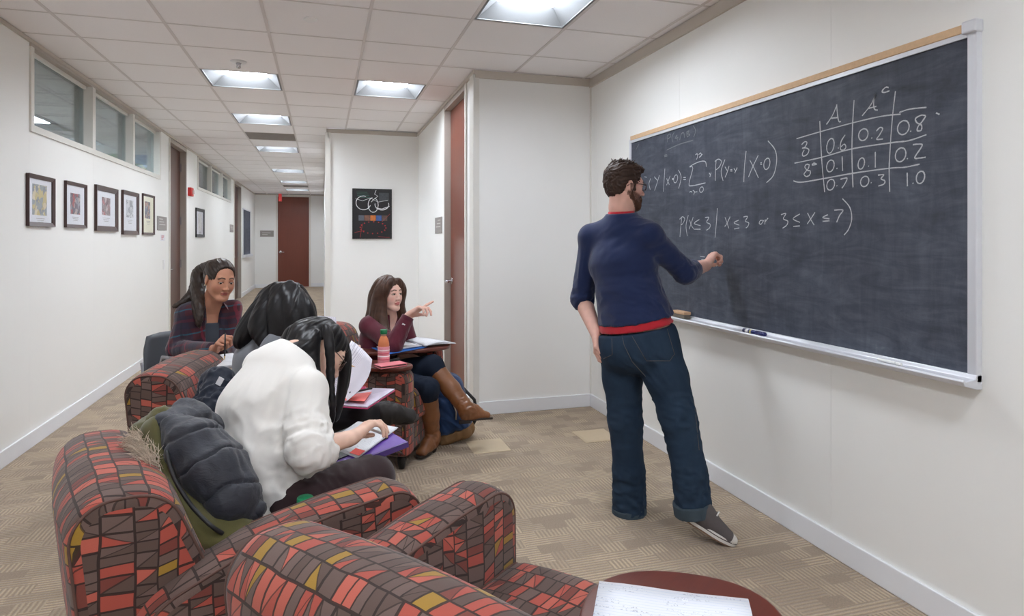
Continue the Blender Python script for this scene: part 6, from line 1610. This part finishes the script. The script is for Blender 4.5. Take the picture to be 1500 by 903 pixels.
for i in range(2200):
    b0 = lerp(Q_(207,650,1.78), Q_(225,690,1.68), rs.rand())+rs.randn(3)*.010; d_ = unit(np.array(rel(250,25))+rs.randn(3)*.55)*(.025+.03*rs.rand())
    fm.tube([Vector(b0), Vector(b0+d_*.6+[0,0,.004]), Vector(b0+d_)], [.0014,.0010,.0003], 3, cap=False)
fo_ = fm.build('fur_trim', mat('fur', (206,190,172), .9, var=.35, vscale=60), pk, True); fo_['kind'] = 'stuff'
jk = empty('navy_jacket'); tag(jk, 'dark navy jacket bundled on the middle armchair behind the student in white', 'jacket')
JN = knit_mat('navy_jacket', (24,30,44), .2, .6, 300, .3); S = Solid(.007)
S.econe(Q_(318,556,2.86), Q_(318,592,2.80), np.array(rel(100)), (.075,.05), (.095,.06), .03); S.cone(Q_(308,548,2.84), Q_(312,575,2.80), .022, .03, .02); S.cone(Q_(326,552,2.86), Q_(318,580,2.80), .02, .03, .02); S.econe(Q_(318,592,2.80), Q_(262,612,2.74), np.array(rel(0)), (.09,.045), (.07,.032), .04)
S.econe(Q_(318,592,2.80), Q_(340,620,2.75), np.array(rel(0)), (.09,.06), (.08,.05), .04)
solid_obj('shell', S, JN, jk, 1, [(Q_(315,575,2.8), .2, (0,0,1), .03, .012, 2), (Q_(280,605,2.75), .2, Q_(318,592,2.8)-Q_(262,612,2.74), .03, .010, 3)])
MB().box(-.012,.012,-.002,.002,-.018,.018).build('label', M['paper'], jk, loc=D(322,559,2.775)).rotation_euler = (0,.5,-YAW)
# water bottle tucked beside the student in white
wb = empty('water_bottle', tuple(D(447,733,1.86)-Vector((0,0,.20)))); tag(wb, 'bottle with a green cap tucked between armrest and white sweatshirt', 'bottle')
MB().lathe([(.0,0),(.028,0),(.031,.006),(.031,.13),(.026,.155),(.017,.175),(.016,.18)], n=24).build('bottle_body', mat('clear_plastic', (200,214,212), .15), wb, True); MB().lathe([(.022,.18),(.0235,.183),(.0235,.207),(.021,.21),(0,.21)], n=24).build('cap', mat('green_cap_b', (28,140,92), .4), wb, True)

# ---- blue backpack beside the boots
bp = empty('backpack'); tag(bp, 'blue backpack with tan base slumped beside the brown boots', 'backpack')
bo = np.array(atz(664,652,0)); fr = Fr(bo+np.array(rel(0))*.13, rel(170), np.array([0,0,1])+np.array(rel(-90))*.28)
BL = knit_mat('blue_nylon', (30,56,96), .25, .6, 300, .35); S = Solid(.008)
S.box(fr.p(0,0,.23), fr.R, (.145,.10,.20), .07, .02); S.ell(fr.p(0,0,.38), fr.R, (.13,.09,.09), .05); S.box(fr.p(0,.105,.20), fr.R, (.11,.035,.12), .03, .03)
S.half(fr.p(0,0,.075), fr.d(0,0,-1)); solid_obj('pack_body', S, BL, bp, 1, [(fr.p(0,.08,.25), .26, fr.d(.4,0,1), .05, .018, 2)])
S = Solid(.008); S.box(fr.p(0,0,.10), fr.R, (.150,.106,.10), .06, .02); S.box(fr.p(0,.105,.10), fr.R, (.115,.037,.08), .03, .03); S.half(fr.p(0,0,.085), fr.d(0,0,1)); S.half(np.array([0,0,.003]), (0,0,-1)); solid_obj('leather_base', S, mat('suede_tan', (128,96,62), .8, var=.2, vscale=20), bp, 1, [(fr.p(0,.08,.05), .2, fr.d(0,0,1), .04, .008, 3)])
S = Solid(.007); S.ell(fr.p(.02,-.01,.50), fr.R, (.05,.05,.085), .02); solid_obj('top_flap', S, BL, bp, 1, [(fr.p(0,0,.5), .12, fr.d(0,0,1), .03, .01, 2)])
MB().tube([Vector(fr.p(-.05,.145,.30)), Vector(fr.p(-.055,.16,.22)), Vector(fr.p(-.04,.15,.17))], .005, 6).build('zip_cord', mat('cord', (170,160,150), .8), bp, True)
MB().tube([Vector(fr.p(-.14,.02,.34)), Vector(fr.p(-.20,.0,.22)), Vector(fr.p(-.19,.0,.10)), Vector(fr.p(-.14,.02,.06))], .012, 6).build('strap', M['black'], bp, True)
MB().tube([Vector(fr.p(.06,-.02,.47)), Vector(fr.p(.10,.0,.42)), Vector(fr.p(.13,.0,.36))], .013, 6).build('strap', mat('cord_tan', (150,126,98), .8), bp, True)
